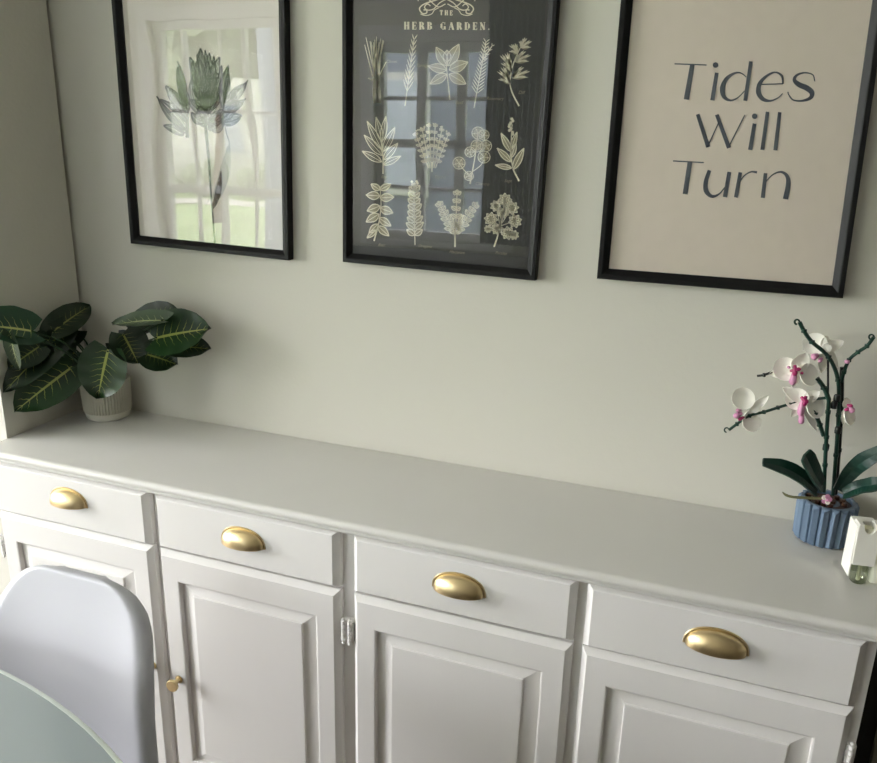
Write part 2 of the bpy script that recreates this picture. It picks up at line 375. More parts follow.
def cup_pull(cx, z0, y, parent):
    a, h, b = .0480, .034, .024; n, m = 28, 12
    V, Fc = [], []
    def grid(a, h, b, zs=0):
        base = len(V)
        for i in range(n + 1):
            u = math.pi * i / n
            for j in range(m + 1):
                v = math.pi / 2 * j / m
                su = max(math.sin(u), 0) ** .8
                V.append(Vector((cx + a * math.cos(u), y - .0015 - b * max(math.sin(u), 0) ** 1.05 * math.sin(v) ** .9, z0 + h * su * math.cos(v))))
        return base
    g0 = grid(a, h, b); g1 = grid(a - .002, h - .002, b - .002)
    for i in range(n):
        for j in range(m):
            q = [i * (m + 1) + j, (i + 1) * (m + 1) + j, (i + 1) * (m + 1) + j + 1, i * (m + 1) + j + 1]
            Fc.append(tuple(g0 + k for k in q)); Fc.append(tuple(g1 + k for k in reversed(q)))
        e0 = i * (m + 1) + m; e1 = (i + 1) * (m + 1) + m
        Fc.append((g0 + e0, g0 + e1, g1 + e1, g1 + e0))
    p = mk('cup_pull', (V, Fc), M['brass'], parent, smooth=True, sharp=50, label='brushed brass cup pull')
    # thin flange lying on the drawer face
    V, Fc = [], []
    for i in range(n + 1):
        u = math.pi * i / n; su = max(math.sin(u), 0) ** .8
        for k, (e, yy) in enumerate(((0, 0), (0, -.002), (.0035, -.0022), (.0042, 0))):
            V.append(Vector((cx + (a - .004 + e * 1.9) * math.cos(u), y + yy, z0 - .0005 + (h - .003 + e * 1.9) * su)))
    for i in range(n):
        for k in range(3): Fc.append((i * 4 + k, i * 4 + k + 1, (i + 1) * 4 + k + 1, (i + 1) * 4 + k))
    return V, Fc
DR = [(-.437, -.0085), (.0085, .435), (.465, .8915), (.9085, 1.340)]
FY = -.0130            # face plane of drawers and doors
for i, (x0, x1) in enumerate(DR):
    gap = (.0025, .004, .0045, .0025)[i]
    d = mk('drawer', rings(x0, x1, ZD + gap - .001, ZT - .0015, [(0, 0, .02), (0, 0, -.001), (.0095, .0055, -.0110), (.0115, .0075, FY)]), M['white'], sb)
    cx = (-.2165, .2245, .680, 1.124)[i]; zc = (.7565, .7515, .7525, .7525)[i]
    fl = cup_pull(cx, zc, FY, d)
    mk('pull_flange', fl, M['brass'], d, smooth=True, sharp=40)
def hinge(x, z, parent):
    parts = []
    for k in range(5): parts.append(lathe([(.0001, 0), (.0038, .0005), (.0042, .001), (.0042, .0085), (.0038, .009), (.0001, .0095)], (x, -.008, z - .024 + k * .0097), 12))
    for s, zz in ((1, z + .0245), (-1, z - .0245)): parts.append(lathe([(.002, 0), (.0036, .0025), (.0030, .005), (.0005, .0065)] if s > 0 else [(.0005, -.0065), (.0030, -.005), (.0036, -.0025), (.002, 0)], (x, -.008, zz), 12))
    parts.append(box(x - .007, x + .007, -.006, .0104, z - .022, z + .022))
    return mk('hinge', join(*parts), M['white'], parent, smooth=True, sharp=35)
def knob(x, z, parent):
    prof = [(.0001, 0), (.009, 0), (.009, .002), (.0055, .003), (.0050, .015), (.0085, .0185), (.0132, .0195), (.0142, .021), (.0142, .0255), (.0132, .0274), (.0001, .0276)]
    return mk('knob', lathe(prof, (x, FY, z), 28, 'y'), M['brass'], parent, smooth=True, sharp=40, label='round brass knob')
for i, (x0, x1) in enumerate(DR):
    zt = ZD - (.0015, .003, .003, .001)[i]; zb = .095
    ix, iz = .050, .066
    rr = [(0, 0, .022), (0, 0, -.001), (.0085, .0085, -.0108), (.011, .0105, FY), (ix - .003, iz - .003, FY), (ix, iz, FY + .001), (ix, iz, .004)]
    V, Fc = rings(x0, x1, zb, zt, rr, capfront=False, capback=False)
    n = len(rr); V += [V[0].copy(), V[1].copy(), V[2].copy(), V[3].copy()]
    Vb, Fb = rings(x0, x1, zb, zt, [(ix, iz, .004), (ix, iz, .022), (0, 0, .022)], capfront=False, capback=False)
    d = mk('door', join((V[:-4], Fc), (Vb, Fb)), M['white'], sb)
    mk('raised_panel', rings(x0 + ix - .004, x1 - ix + .004, zb + iz - .004, zt - iz + .004, [(0, 0, .012), (0, 0, -.0005), (.007, .007, -.0010), (.036, .030, -.0072), (.0372, .0312, -.0108), (.039, .033, -.0112)]), M['white'], d)
    hx = (-.4395, .4435, .4570, 1.3475)[i]
    hinge(hx, .604, d); hinge(hx, .20, d)
    kx = (-.030, .0385, .870, .930)[i]
    knob(kx, (.394, .377, .377, .377)[i], d)
# worktop with moulded front edge
prof = [(WALL - .002, TOP - .029), (.004, TOP - .029), (-.0095, TOP - .029), (-.0125, TOP - .0275), (-.0130, TOP - .0235), (-.0118, TOP - .0212), (-.0118, TOP - .0198), (-.0165, TOP - .0188), (-.0205, TOP - .0165), (-.0222, TOP - .0125), (-.0222, TOP - .009), (-.0205, TOP - .0045), (-.0170, TOP - .0012), (-.0125, TOP), (WALL - .002, TOP)]
V, Fc = [], []
wx0, wx1 = XL + .0005, 1.47
for x in (wx0, wx1): V += [Vector((x, y, z)) for y, z in prof]
n = len(prof)
for k in range(n): Fc.append((k, (k + 1) % n, n + (k + 1) % n, n + k))
Fc.append(tuple(range(n - 1, -1, -1))); Fc.append(tuple(range(n, 2 * n)))
tag(mk('worktop', (V, Fc), M['top'], smooth=True, sharp=32), 'long pale painted worktop with moulded front edge lying on the sideboard', 'worktop')

# ------------------------------------------------------------------ pictures
def picture(corners, label, paper, glass, fw=.0195):
    """corners BL, BR, TR, TL on the frame's front plane"""
    c = [Vector(p) for p in corners]
    r = empty('framed_picture', ((c[0].x + c[1].x) / 2, WALL, min(c[0].z, c[1].z)), label, 'picture')
    prof = [(0, WALL - .0005), (0, WALL - .0195), (.0015, WALL - .0215), (.0085, WALL - .0215), (.0105, WALL - .0205), (fw - .002, WALL - .0135), (fw, WALL - .012), (fw, WALL - .0005)]
    ex = (c[1] - c[0]).normalized(); ez = (c[3] - c[0]).normalized()
    dirs = [(ex + ez), (-ex + ez), (-ex - ez), (ex - ez)]
    for k in range(4):
        V, Fc = [], []
        for q in (k, (k + 1) % 4):
            for ins, y in prof:
                p = c[q] + dirs[q] * ins; V.append(Vector((p.x, y, p.z)))
        n = len(prof)
        for i in range(n): Fc.append((i, (i + 1) % n, n + (i + 1) % n, n + i))
        Fc.append(tuple(range(n - 1, -1, -1))); Fc.append(tuple(range(n, 2 * n)))
        mk('frame_rail', (V, Fc), M['blackf'], r)
    i_ = [c[q] + dirs[q] * (fw - .002) for q in range(4)]
    def slab(y0, y1): return ([Vector((p.x, y0, p.z)) for p in i_] + [Vector((p.x, y1, p.z)) for p in i_], [(0, 1, 2, 3), (7, 6, 5, 4), (0, 4, 5, 1), (1, 5, 6, 2), (2, 6, 7, 3), (3, 7, 4, 0)])
    pr = mk('art_print', slab(WALL - .0085, WALL - .003), paper, r)
    g = mk('glazing', slab(WALL - .0118, WALL - .0100), [glass, M['clearback']], r)
    for p in g.data.polygons: p.material_index = 0 if p.index == 0 else 1
    return r, pr
cb = bpy.data.materials.new('clear_inner_face'); cb.use_nodes = True; cb.node_tree.nodes.remove(cb.node_tree.nodes['Principled BSDF'])
_t = cb.node_tree.nodes.new('ShaderNodeBsdfTransparent'); cb.node_tree.links.new(_t.outputs[0], cb.node_tree.nodes['Material Output'].inputs['Surface']); M['clearback'] = cb
YF = WALL - .0205; YP = WALL - .0085
Hf = .625
def quad(bl, br, tl, tr):
    """frame corners on the wall from two points on each upright; the upright beyond the picture continues its line"""
    yr = WALL if br[0] < 721 else YF           # which arris of the right rail is in view
    a, b, t, u = aty(*bl, YF), aty(*br, YF), aty(*tl, YF), aty(*tr, yr)
    b.x = aty(*br, yr).x; zb = aty(*br, yr).z
    ll = (t.x - a.x) / (t.z - a.z); lr = (u.x - b.x) / (u.z - zb)
    return [a, b, b + Vector((lr * Hf, 0, Hf)), a + Vector((ll * Hf, 0, Hf))]
fr1, pr1 = picture(quad((130.5, 243.5), (293.7, 261), (111, 0), (290, 0)), 'black framed print of a grey tulip bunch on white paper', M['paper'], M['acrylic'])
fr2, pr2 = picture(quad((342.5, 262), (537.5, 281), (341.8, 0), (560.8, 0)), 'black framed charcoal herb chart with pale plant drawings', M['paper_k'], M['glass'])
fr3, pr3 = picture(quad((596.7, 278.7), (843, 298.5), (620.8, 0), (877, 70)), 'black framed beige print with large slate lettering', M['paper_b'], M['glass'])

class Ink:
    """flat printed shapes on the paper, given by positions on the picture"""
    def __init__(s, y): s.V, s.F, s.y = [], [], y
    def P(s, x, y): p = aty(x, y, s.y); return Vector((p.x, s.y, p.z))
    def stroke(s, pts, w, sm=8):
        pts = [Vector((p[0], p[1], 0)) for p in pts]
        if len(pts) > 2 and sm: pts = bez(pts, sm)
        m = len(pts); b = len(s.V)
        for i, p in enumerate(pts):
            t = pts[min(i + 1, m - 1)] - pts[max(i - 1, 0)]; t = t.normalized() if t.length else Vector((1, 0, 0))
            nrm = Vector((-t.y, t.x, 0)); k = i / (m - 1)
            if callable(w): ww = w(k, t)
            elif isinstance(w, (list, tuple)):
                f = k * (len(w) - 1); j = min(int(f), len(w) - 2); ww = w[j] + (w[j + 1] - w[j]) * (f - j)
            else: ww = w
            for sg in (1, -1): q = p + nrm * sg * ww / 2; s.V.append(s.P(q.x, q.y))
        for i in range(m - 1): s.F.append((b + 2 * i, b + 2 * i + 1, b + 2 * i + 3, b + 2 * i + 2))
    def disc(s, c, r, n=14):
        b = len(s.V)
        for k in range(n): s.V.append(s.P(c[0] + r * math.cos(2 * math.pi * k / n), c[1] + r * math.sin(2 * math.pi * k / n)))
        s.F.append(tuple(range(b, b + n)))
    def leaf(s, a, bb, w, n=7, bend=0.):
        """filled lens between two points"""
        a, bb = Vector((a[0], a[1], 0)), Vector((bb[0], bb[1], 0)); d = bb - a; nn = Vector((-d.y, d.x, 0)).normalized()
        b = len(s.V); up, dn = [], []
        for k in range(n + 1):
            t = k / n; h = w / 2 * math.sin(math.pi * t ** .85) ** .8 if 0 < t < 1 else 0
            o = a + d * t + nn * bend * math.sin(math.pi * t)
            up.append(o + nn * h); dn.append(o - nn * h)
        loop = up + dn[1:-1][::-1]
        for q in loop: s.V.append(s.P(q.x, q.y))
        s.F.append(tuple(range(b, b + len(loop))))
    def lleaf(s, a, bb, w, lw=.5, bend=0.):
        """outlined leaf with midrib"""
        a, bb = Vector((a[0], a[1], 0)), Vector((bb[0], bb[1], 0)); d = bb - a; nn = Vector((-d.y, d.x, 0)).normalized()
        for sg in (1, -1):
            s.stroke([(a + d * t + nn * (sg * w / 2 * math.sin(math.pi * t ** .85) + bend * math.sin(math.pi * t)))[:2] for t in (0, .2, .45, .7, .9, 1)], lw, 3)
        s.stroke([a[:2], (a + d * .5 + nn * bend)[:2], (a + d * .95)[:2]], lw * .8, 3)
    def build(s, name, m, parent, label=None): return mk(name, (s.V, s.F), m, parent, label=label)

# --- lettering of the beige print
def word(name, fn):
    k = Ink(YP - .0006); c = lambda x, y: (577 + x / 2.4605, y / 2.4605)
    st = lambda pts, w, sm=8: k.stroke([c(*p) for p in pts], [x / 2.4605 for x in w] if isinstance(w, (list, tuple)) else w / 2.4605, sm)
    fn(k, c, st); k.build(name, M['ink'], pr3)
def tides(k, c, st):
    st([(240, 157), (319, 160)], 3.2); st([(284, 159), (269, 245)], [11.5, 13])
    k.disc(c(341, 160), 7 / 2.46); st([(344, 179), (333, 247)], [9.5, 10.5])
    st([(428, 151), (414, 248)], [9, 10])
    st([(417, 190), (404, 180), (388, 180), (368, 194), (358, 217), (362, 238), (378, 247), (396, 240), (412, 224)], [2.5, 3, 5, 10, 13, 10, 5, 3, 2.5])
    st([(447, 208), (507, 206)], 3)
    st([(507, 206), (504, 187), (488, 178), (468, 186), (450, 205), (447, 228), (458, 244), (476, 248), (494, 241), (506, 230)], [3.5, 6, 4, 6, 10, 13, 10, 5, 3, 2.5])
    st([(585, 200), (580, 184), (560, 179), (541, 185), (535, 197), (546, 208), (566, 217), (578, 228), (574, 241), (554, 248), (532, 246), (521, 233), (519, 226)], [3, 3, 4, 6, 9, 13, 14, 13, 9, 5, 3.5, 3, 3])
def will(k, c, st):
    st([(297, 281), (323, 362)], [9.5, 10.5], 0); st([(321, 362), (353, 292)], 3); st([(344, 282), (374, 364)], [9.5, 10.5], 0); st([(372, 364), (413, 283)], 3)
    k.disc(c(437, 286), 6.8 / 2.46); st([(437, 304), (426, 369)], [9.5, 10.5]); st([(469, 275), (456, 369)], [9, 10]); st([(499, 276), (488, 370)], [9, 10])
def turn(k, c, st):
    st([(236, 396), (312, 400)], 3.2); st([(278, 398), (266, 478)], [11.5, 12.5])
    st([(326, 419), (317, 448), (318, 470), (332, 483), (350, 477), (366, 458)], [9, 11, 12, 8, 4, 2.5]); st([(375, 423), (364, 485)], [9.5, 11])
    st([(402, 424), (391, 486)], [9, 10]); st([(396, 455), (411, 433), (428, 423), (443, 424)], [2.5, 3, 4, 6])
    st([(464, 426), (457, 487)], [9, 10]); st([(460, 453), (480, 431), (501, 423), (516, 432), (520, 452), (513, 490)], [2.5, 3, 5, 9, 12, 13])
for nm, fn in (('lettering_tides', tides), ('lettering_will', will), ('lettering_turn', turn)): word('lettering', fn)

# --- herb chart
def glyphs(k, text, x0, y0, x1, y1, h, gap=.38, thick=.24):
    """bold serif capitals along a baseline"""
    G = {'H': (.75, [(.16, 0, .16, 1, 1), (.6, 0, .6, 1, 1), (.16, .5, .6, .5, 0), (0, 0, .32, 0, 0), (0, 1, .32, 1, 0), (.44, 0, .76, 0, 0), (.44, 1, .76, 1, 0)]),
         'E': (.62, [(.16, 0, .16, 1, 1), (0, 0, .58, 0, 0), (0, 1, .58, 1, 0), (.16, .5, .45, .5, 0), (.57, 0, .57, .26, 0), (.57, 1, .57, .74, 0), (.45, .38, .45, .62, 0)]),
         'R': (.74, [(.16, 0, .16, 1, 1), (0, 0, .32, 0, 0), (0, 1, .4, 1, 0), (.16, .5, .42, .5, 0), (.52, .58, .52, .92, 1), (.4, 1, .52, .92, 0), (.4, .5, .52, .58, 0), (.42, .5, .64, 0, 1)]),
         'B': (.68, [(.16, 0, .16, 1, 1), (0, 0, .42, 0, 0), (0, 1, .4, 1, 0), (.16, .52, .42, .52, 0), (.5, .6, .5, .92, 1), (.54, .08, .54, .45, 1), (.4, 1, .5, .92, 0), (.42, 0, .54, .08, 0), (.42, .52, .54, .45, 0)]),
         'G': (.76, [(.14, .22, .14, .78, 1), (.14, .78, .34, 1, 0), (.34, 1, .54, .92, 0), (.62, .66, .62, 1, 0), (.14, .22, .34, 0, 0), (.34, 0, .6, .1, 0), (.6, 0, .6, .42, 1), (.46, .42, .74, .42, 0)]),
         'A': (.76, [(.08, 0, .36, 1, 0), (.36, 1, .64, 0, 1), (.16, .34, .52, .34, 0), (0, 0, .2, 0, 0), (.48, 0, .8, 0, 0)]),
         'D': (.76, [(.16, 0, .16, 1, 1), (0, 0, .4, 0, 0), (0, 1, .4, 1, 0), (.4, 1, .6, .75, 0), (.6, .22, .6, .78, 1), (.4, 0, .6, .25, 0)]),
         'N': (.76, [(.12, 0, .12, 1, 0), (.12, 1, .62, 0, 1), (.62, 0, .62, 1, 0), (0, 0, .24, 0, 0), (0, 1, .2, 1, 0), (.5, 1, .76, 1, 0)]),
         'T': (.66, [(.32, 0, .32, 1, 1), (.0, 1, .64, 1, 0), (.01, .74, .01, 1, 0), (.63, .74, .63, 1, 0), (.18, 0, .46, 0, 0)]),
         '.': (.2, []), ' ': (.42, [])}
    tot = sum(G[ch][0] + gap for ch in text) - gap
    ux, uy = (x1 - x0) / tot, (y1 - y0) / tot
    x = 0
    for ch in text:
        w, segs = G[ch]
        if ch == '.': k.disc((x0 + (x + .1) * ux, y0 + (x + .1) * uy - .6), .75, 8)
        for ax, az, bx, bz, th in segs:
            a = (x0 + (x + ax) * ux, y0 + (x + ax) * uy - az * h); b = (x0 + (x + bx) * ux, y0 + (x + bx) * uy - bz * h)
            k.stroke([a, b], thick * h * 1.15 if th else .62)
        x += w + gap
YI = YP - .0006
k = Ink(YI); glyphs(k, 'HERB GARDEN.', 404, 29.2, 489.5, 29.8, 7.2); k.build('lettering', M['cream'], pr2)
k = Ink(YI); glyphs(k, 'THE', 440, 14.9, 452.5, 15.2, 4.6, gap=.45); k.build('lettering', M['cream'], pr2)
k = Ink(YI)
for s in (1, -1):
    X = lambda x: 446.5 + s * x
    for pts, w in (([(2, -6), (8, -1), (17, 2), (24, 5), (27, 9), (24, 13.5), (20, 13), (20, 10), (23, 10)], 1.3),
                   ([(1, 4), (8, 7), (14, 3), (20, -3), (25, -6)], 1.1), ([(0, -1), (7, 3), (13, 9), (19, 10), (22, 7), (19, 4), (16, 6)], 1.1),
                   ([(26, 14), (21, 15.5), (15, 14), (12, 10), (8, 8)], .9), ([(28, 1), (30, -4), (27, -9)], 1.0)):
        k.stroke([(X(a), b) for a, b in pts], w, 6)
k.build('scroll_ornament', M['cream'], pr2)
def herb(fn, lab):
    k = Ink(YI); k2 = Ink(YI + .0002); fn(k, k2)
    o = k.build('herb_drawing', M['cream'], pr2, lab)
    if k2.V: k2.build('herb_drawing', M['cream2'], pr2)
rn = random.Random(3)
def chives(k, q):
    for i in range(17):
        b = 372 + rn.uniform(0, 7.5); t = 364 + rn.uniform(0, 20); ty = rn.uniform(36, 46)
        k.stroke([(b + 2, 103), (b + 1, 88), (t + (b - t) * .45, 62), (t, ty)], [1.0, .9, .8, .5], 4)
    k.stroke([(372, 80), (368, 78)], .8); k.stroke([(377, 80), (383, 68), (386, 62)], .7); k.stroke([(373, 89), (381, 91)], 1.2); k.stroke([(373, 93), (381, 94)], 1.0)
def feather(k, base, tip, n, ln, ang, w, fill=True, lw=.55, stem=.9):
    b, t = Vector((*base, 0)), Vector((*tip, 0)); d = t - b; k.stroke([base, tip], stem)
    for i in range(n):
        f = .22 + .78 * i / (n - 1); p = b + d * f; l = ln * (1 - .55 * f)
        for s in (1, -1):
            a = math.atan2(d.y, d.x) + s * ang; e = p + Vector((math.cos(a), math.sin(a), 0)) * l
            (k.leaf if fill else k.lleaf)(p[:2], e[:2], w)
def sprig(k, q, a, b, n, l, w, ang=.95, lw=.8):
    a, b = Vector((*a, 0)), Vector((*b, 0)); d = b - a; th = math.atan2(d.y, d.x); k.stroke([a[:2], b[:2]], .9)
    for i in range(n):
        f = .18 + .82 * i / (n - 1); p = a + d * f; ll = l * (1.05 - .45 * f)
        for sg in (1, -1):
            e = p + Vector((math.cos(th + sg * ang), math.sin(th + sg * ang), 0)) * ll * rn.uniform(.85, 1.15)
            q.leaf(p[:2], e[:2], w); k.lleaf(p[:2], e[:2], w, lw)
    k.lleaf(b[:2], (b + d.normalized() * l * .6)[:2], w * .8, lw)
def tarragon(k, q): feather(k, (405, 106), (414, 40), 10, 15, .42, 1.0)
def bigbasil(k, q):
    k.stroke([(450, 100), (448, 82), (446, 62)], [1.3, 1, .8])
    for a, b, w in (((447, 66), (436, 47), 10), ((448, 66), (459, 44), 11), ((447, 70), (428, 66), 9), ((449, 70), (468, 62), 11), ((447, 74), (430, 84), 9), ((449, 74), (466, 84), 10), ((447, 62), (447, 50), 8)):
        q.leaf(a, b, w); k.lleaf(a, b, w, .75)
def rosemary(k, q): feather(k, (474, 108), (486, 42), 16, 11, .75, .9); feather(k, (480, 64), (492, 46), 4, 7, .6, .8)
def dill(k, q):
    k.stroke([(519, 106), (512, 92), (510, 80), (514, 62), (523, 42)], [1.5, 1.2, 1, .7])
    for c, tips in (((511, 84), [(500, 78), (499, 70), (503, 66), (505, 72)]), ((512, 78), [(526, 76), (528, 70), (522, 66), (519, 70)]), ((512, 72), [(503, 62), (502, 54), (507, 52), (509, 58)]), ((515, 62), [(527, 60), (529, 54), (524, 50), (520, 53)]), ((518, 54), [(511, 50), (511, 44), (515, 43)]), ((521, 48), [(529, 46), (530, 40), (525, 37), (521, 40)])):
        for t in tips:
            k.leaf(c, t, 2.0); q.leaf(c, (t[0] + 1, t[1] + 1), 4)
            for e in (-2.2, 2.2): k.leaf((c[0] + (t[0] - c[0]) * .5, c[1] + (t[1] - c[1]) * .5), (t[0] + e, t[1] + abs(e) * .6), 1.3)
def bay(k, q):
    k.stroke([(383, 174), (383, 158), (382, 140)], [1.4, 1.1, .8])
    for a, b, w in (((382, 142), (376, 117), 6), ((382, 142), (386, 116), 6), ((382, 150), (367, 121), 7), ((383, 152), (395, 127), 7), ((383, 156), (364, 135), 7.5), ((383, 160), (398, 143), 7), ((382, 162), (362, 151), 7), ((383, 165), (401, 156), 6)):
        k.lleaf(a, b, w, .8); q.lleaf(a, b, w * .5, .4)
def thyme(k, q):
    for i in range(6):
        f = i / 5 - .5; sprig(k, q, (432 + f * 7, 168), (432 + f * 32, 124 + abs(f) * 22), 6, 5.2, 2.4, 1.0, .55)
        for j in range(3): k.disc((432 + f * 32 + rn.uniform(-2, 2), 121 + abs(f) * 22 + rn.uniform(-2.5, 2.5)), 1.0, 6)
    k.stroke([(432, 172), (432, 162)], 1.2)
def cilantro(k, q):
    k.stroke([(470, 184), (473, 168), (476, 150), (478, 132)], [1.6, 1.1, .9]); k.stroke([(471, 176), (464, 170), (459, 163)], .8); k.stroke([(472, 172), (480, 166), (484, 160)], .8)
    for cx, cy, r in ((459, 163, 6), (469, 176, 4.5), (484, 157, 6), (477, 146, 6), (486, 146, 5.5), (478, 133, 6), (470, 152, 5), (484, 135, 5)):
        for j in range(5):
            a = j * 2 * math.pi / 5 + cx; k.disc((cx + r * .6 * math.cos(a), cy + r * .6 * math.sin(a)), .8, 5)
            k.stroke([(cx, cy), (cx + r * math.cos(a), cy + r * math.sin(a))], .5)
            k.stroke([(cx + r * math.cos(a + d), cy + r * math.sin(a + d)) for d in (-.6, -.3, 0, .3, .6)], .8, 3)
        q.disc((cx, cy), r * .8, 10)
def sage(k, q):
    k.stroke([(519, 181), (513, 168), (511, 150), (512, 124)], [1.6, 1.3, 1, .8])
    for a, b, w in (((512, 168), (495, 165), 5), ((513, 170), (524, 148), 7), ((511, 162), (497, 148), 6), ((511, 158), (516, 143), 5), ((511, 152), (501, 133), 6), ((511, 150), (517, 132), 5)):
        q.leaf(a, b, w); k.lleaf(a, b, w, .9)
    for j in range(9): k.disc((511 + rn.uniform(-2.5, 2.5), 119 + j * 1.9), 1.6, 6)
def basil(k, q):
    k.stroke([(374, 241), (379, 222), (381, 204), (380, 186)], [1.6, 1.2, .9, .7])
    for a, b, w in (((380, 190), (371, 184), 6), ((380, 190), (391, 184), 6), ((380, 196), (366, 195), 8), ((380, 198), (394, 197), 8), ((380, 206), (367, 211), 8), ((380, 208), (393, 213), 8), ((379, 214), (366, 222), 8), ((379, 218), (391, 226), 7), ((378, 224), (369, 233), 6), ((378, 226), (389, 236), 7), ((376, 230), (367, 238), 5)):
        q.leaf(a, b, w); k.lleaf(a, b, w, 1.0)
def oregano(k, q):
    sprig(k, q, (415, 245), (414, 190), 8, 11, 6.0, .95, .9)
    for j in range(10): k.disc((414 + rn.uniform(-4, 4), 181 + rn.uniform(0, 10)), 1.4, 6)
def marjoram(k, q):
    k.stroke([(455, 247), (455, 232)], 1.6)
    for a, b in (((455, 242), (457, 194)), ((455, 234), (440, 205)), ((455, 234), (475, 206))): sprig(k, q, a, b, 6, 7.5, 4.2, 1.05, .8)
def parsley(k, q):
    k.stroke([(494, 247), (499, 232), (503, 216), (505, 202)], [1.7, 1.2, .9])
    for cx, cy, r in ((505, 200, 7), (496, 206, 6), (512, 208, 7), (491, 219, 7), (503, 213, 6), (515, 221, 7), (497, 229, 6), (508, 233, 7), (488, 229, 4), (514, 235, 5)):
        q.disc((cx, cy), r * .8, 10); k.stroke([(500, 226), (cx, cy)], .6)
        for j in range(8):
            a = j * math.pi / 4 + cx; e = (cx + r * math.cos(a), cy + r * math.sin(a)); k.lleaf((cx, cy), e, r * .6, .7)
for fn, l in ((chives, 'drawing of tied chives'), (tarragon, 'drawing of a slender feathery sprig'), (bigbasil, 'drawing of a broad leaved sprig'), (rosemary, 'drawing of a needle leaved sprig'), (dill, 'drawing of a frilly sprig'), (bay, 'drawing of an outlined long leaved sprig'), (thyme, 'drawing of a bushy fine sprig'), (cilantro, 'drawing of a round leaved sprig'), (sage, 'drawing of a sage sprig with solid leaves'), (basil, 'drawing of a drooping leafy sprig'), (oregano, 'drawing of an upright leafy sprig'), (marjoram, 'drawing of a three stemmed sprig'), (parsley, 'drawing of a curly leafy sprig')): herb(fn, l)
# tiny handwritten captions
for txt, x, y in (('Chives', 386, 63), ('Tarragon', 416, 67), ('Basil', 455, 104), ('Rosemary', 486, 100), ('Dill', 518, 94), ('Bay', 381, 178), ('Thyme', 434, 178), ('Cilantro', 475, 185), ('Sage', 504, 182), ('Basil', 378, 246), ('Oregano', 418, 247), ('Marjoram', 449, 253), ('Parsley', 495, 254)):
    cu = bpy.data.curves.new('caption', 'FONT'); cu.body = txt; cu.size = .0085; cu.shear = .35
    to = bpy.data.objects.new('caption', cu); COL.objects.link(to)
    dg = bpy.context.evaluated_depsgraph_get(); me = bpy.data.meshes.new_from_object(to.evaluated_get(dg)); bpy.data.objects.remove(to)
    p = aty(x, y, YI); V = [Vector((p.x + v.co.x, YI, p.z + v.co.y)) for v in me.vertices]; Fc = [tuple(q.vertices) for q in me.polygons]
    mk('caption', (V, Fc), M['cream2'], pr2)

# --- tulip print
k1, k2, k3 = Ink(YI + .0004), Ink(YI), Ink(YI + .0002)
T = lambda x, y: (140 + x / 3.633, 40 + y / 3.633)
def pet(a, b, w, bend=0, dark=False):
    (k3 if dark else k1).leaf(T(*a), T(*b), w / 3.633, 9, bend / 3.633)
    aa, bb = Vector((*T(*a), 0)), Vector((*T(*b), 0)); d = bb - aa; nn = Vector((-d.y, d.x, 0)).normalized()
    for sg in (1, -1, .2, -.45, .6, -.75):
        k2.stroke([(aa + d * t + nn * (sg * w / 7.27 * math.sin(math.pi * t ** .85) ** .8 + bend / 3.633 * math.sin(math.pi * t)))[:2] for t in (.02, .2, .45, .7, .9, .99)], .95 if abs(sg) == 1 else .6, 3)
for a, b, w, bd, dk in (((236, 270), (196, 120), 50, -14, 0), ((244, 270), (276, 110), 50, 12, 0), ((175, 340), (120, 250), 36, -12, 0), ((250, 330), (330, 250), 44, -12, 0), ((300, 300), (345, 190), 36, 10, 0), ((160, 345), (85, 310), 30, 5, 0), ((168, 330), (65, 210), 22, -10, 1), ((170, 300), (92, 165), 44, 8, 0), ((165, 260), (140, 85), 26, 4, 1), ((172, 270), (150, 150), 34, 0, 0),
                        ((235, 255), (180, 60), 44, 6, 0), ((238, 260), (220, 28), 50, -6, 1), ((240, 250), (252, 45), 40, 0, 0), ((245, 250), (290, 60), 46, -10, 0), ((238, 285), (168, 215), 40, 10, 0), ((242, 290), (300, 180), 60, 6, 0), ((250, 320), (215, 240), 54, 0, 0),
                        ((300, 250), (322, 90), 30, -8, 1), ((305, 240), (388, 152), 26, 8, 0), ((300, 260), (378, 218), 34, 4, 1), ((290, 300), (372, 275), 28, -8, 0), ((255, 325), (305, 300), 40, 4, 0), ((320, 235), (350, 170), 24, 0, 1)):
    pet(a, b, w, bd, dk)
rt = random.Random(5)
for a, b, w, bd in (((170, 300), (72, 214), 20, 9), ((170, 280), (108, 178), 26, -9), ((166, 240), (136, 96), 18, -6), ((236, 250), (190, 74), 26, -12), ((238, 240), (206, 50), 26, 10), ((240, 240), (236, 34), 22, 8), ((243, 240), (268, 56), 24, 9),
                    ((246, 250), (296, 90), 26, 12), ((240, 300), (186, 262), 30, -10), ((246, 310), (290, 262), 34, 10), ((302, 250), (318, 104), 18, 8), ((308, 236), (376, 160), 16, -8), ((304, 262), (366, 226), 20, -6), ((294, 304), (366, 284), 18, 8)):
    pet(a, b, w, bd, rt.random() < .5)
for a, b in (((66, 212), (60, 204)), ((388, 152), (392, 146)), ((378, 218), (384, 212)), ((140, 85), (134, 78))): k2.stroke([T(*a), T(*b)], 1.6)
k2.stroke([T(170, 270), T(172, 350)], [3.4, 3]); k2.stroke([T(165, 352), T(178, 350)], 2)
k2.stroke([T(236, 250), T(240, 330), T(250, 440), T(258, 560), T(272, 740)], [3.2, 3.0, 2.4, 1.9, 1.6])
k1.leaf(T(262, 610), T(325, 370), 40 / 3.633, 9, 3); k2.leaf(T(262, 620), T(295, 470), 22 / 3.633, 9, 2)
k2.stroke([T(298, 250), T(312, 330), T(325, 372)], .7); k2.stroke([T(262, 560), T(238, 600)], .5)
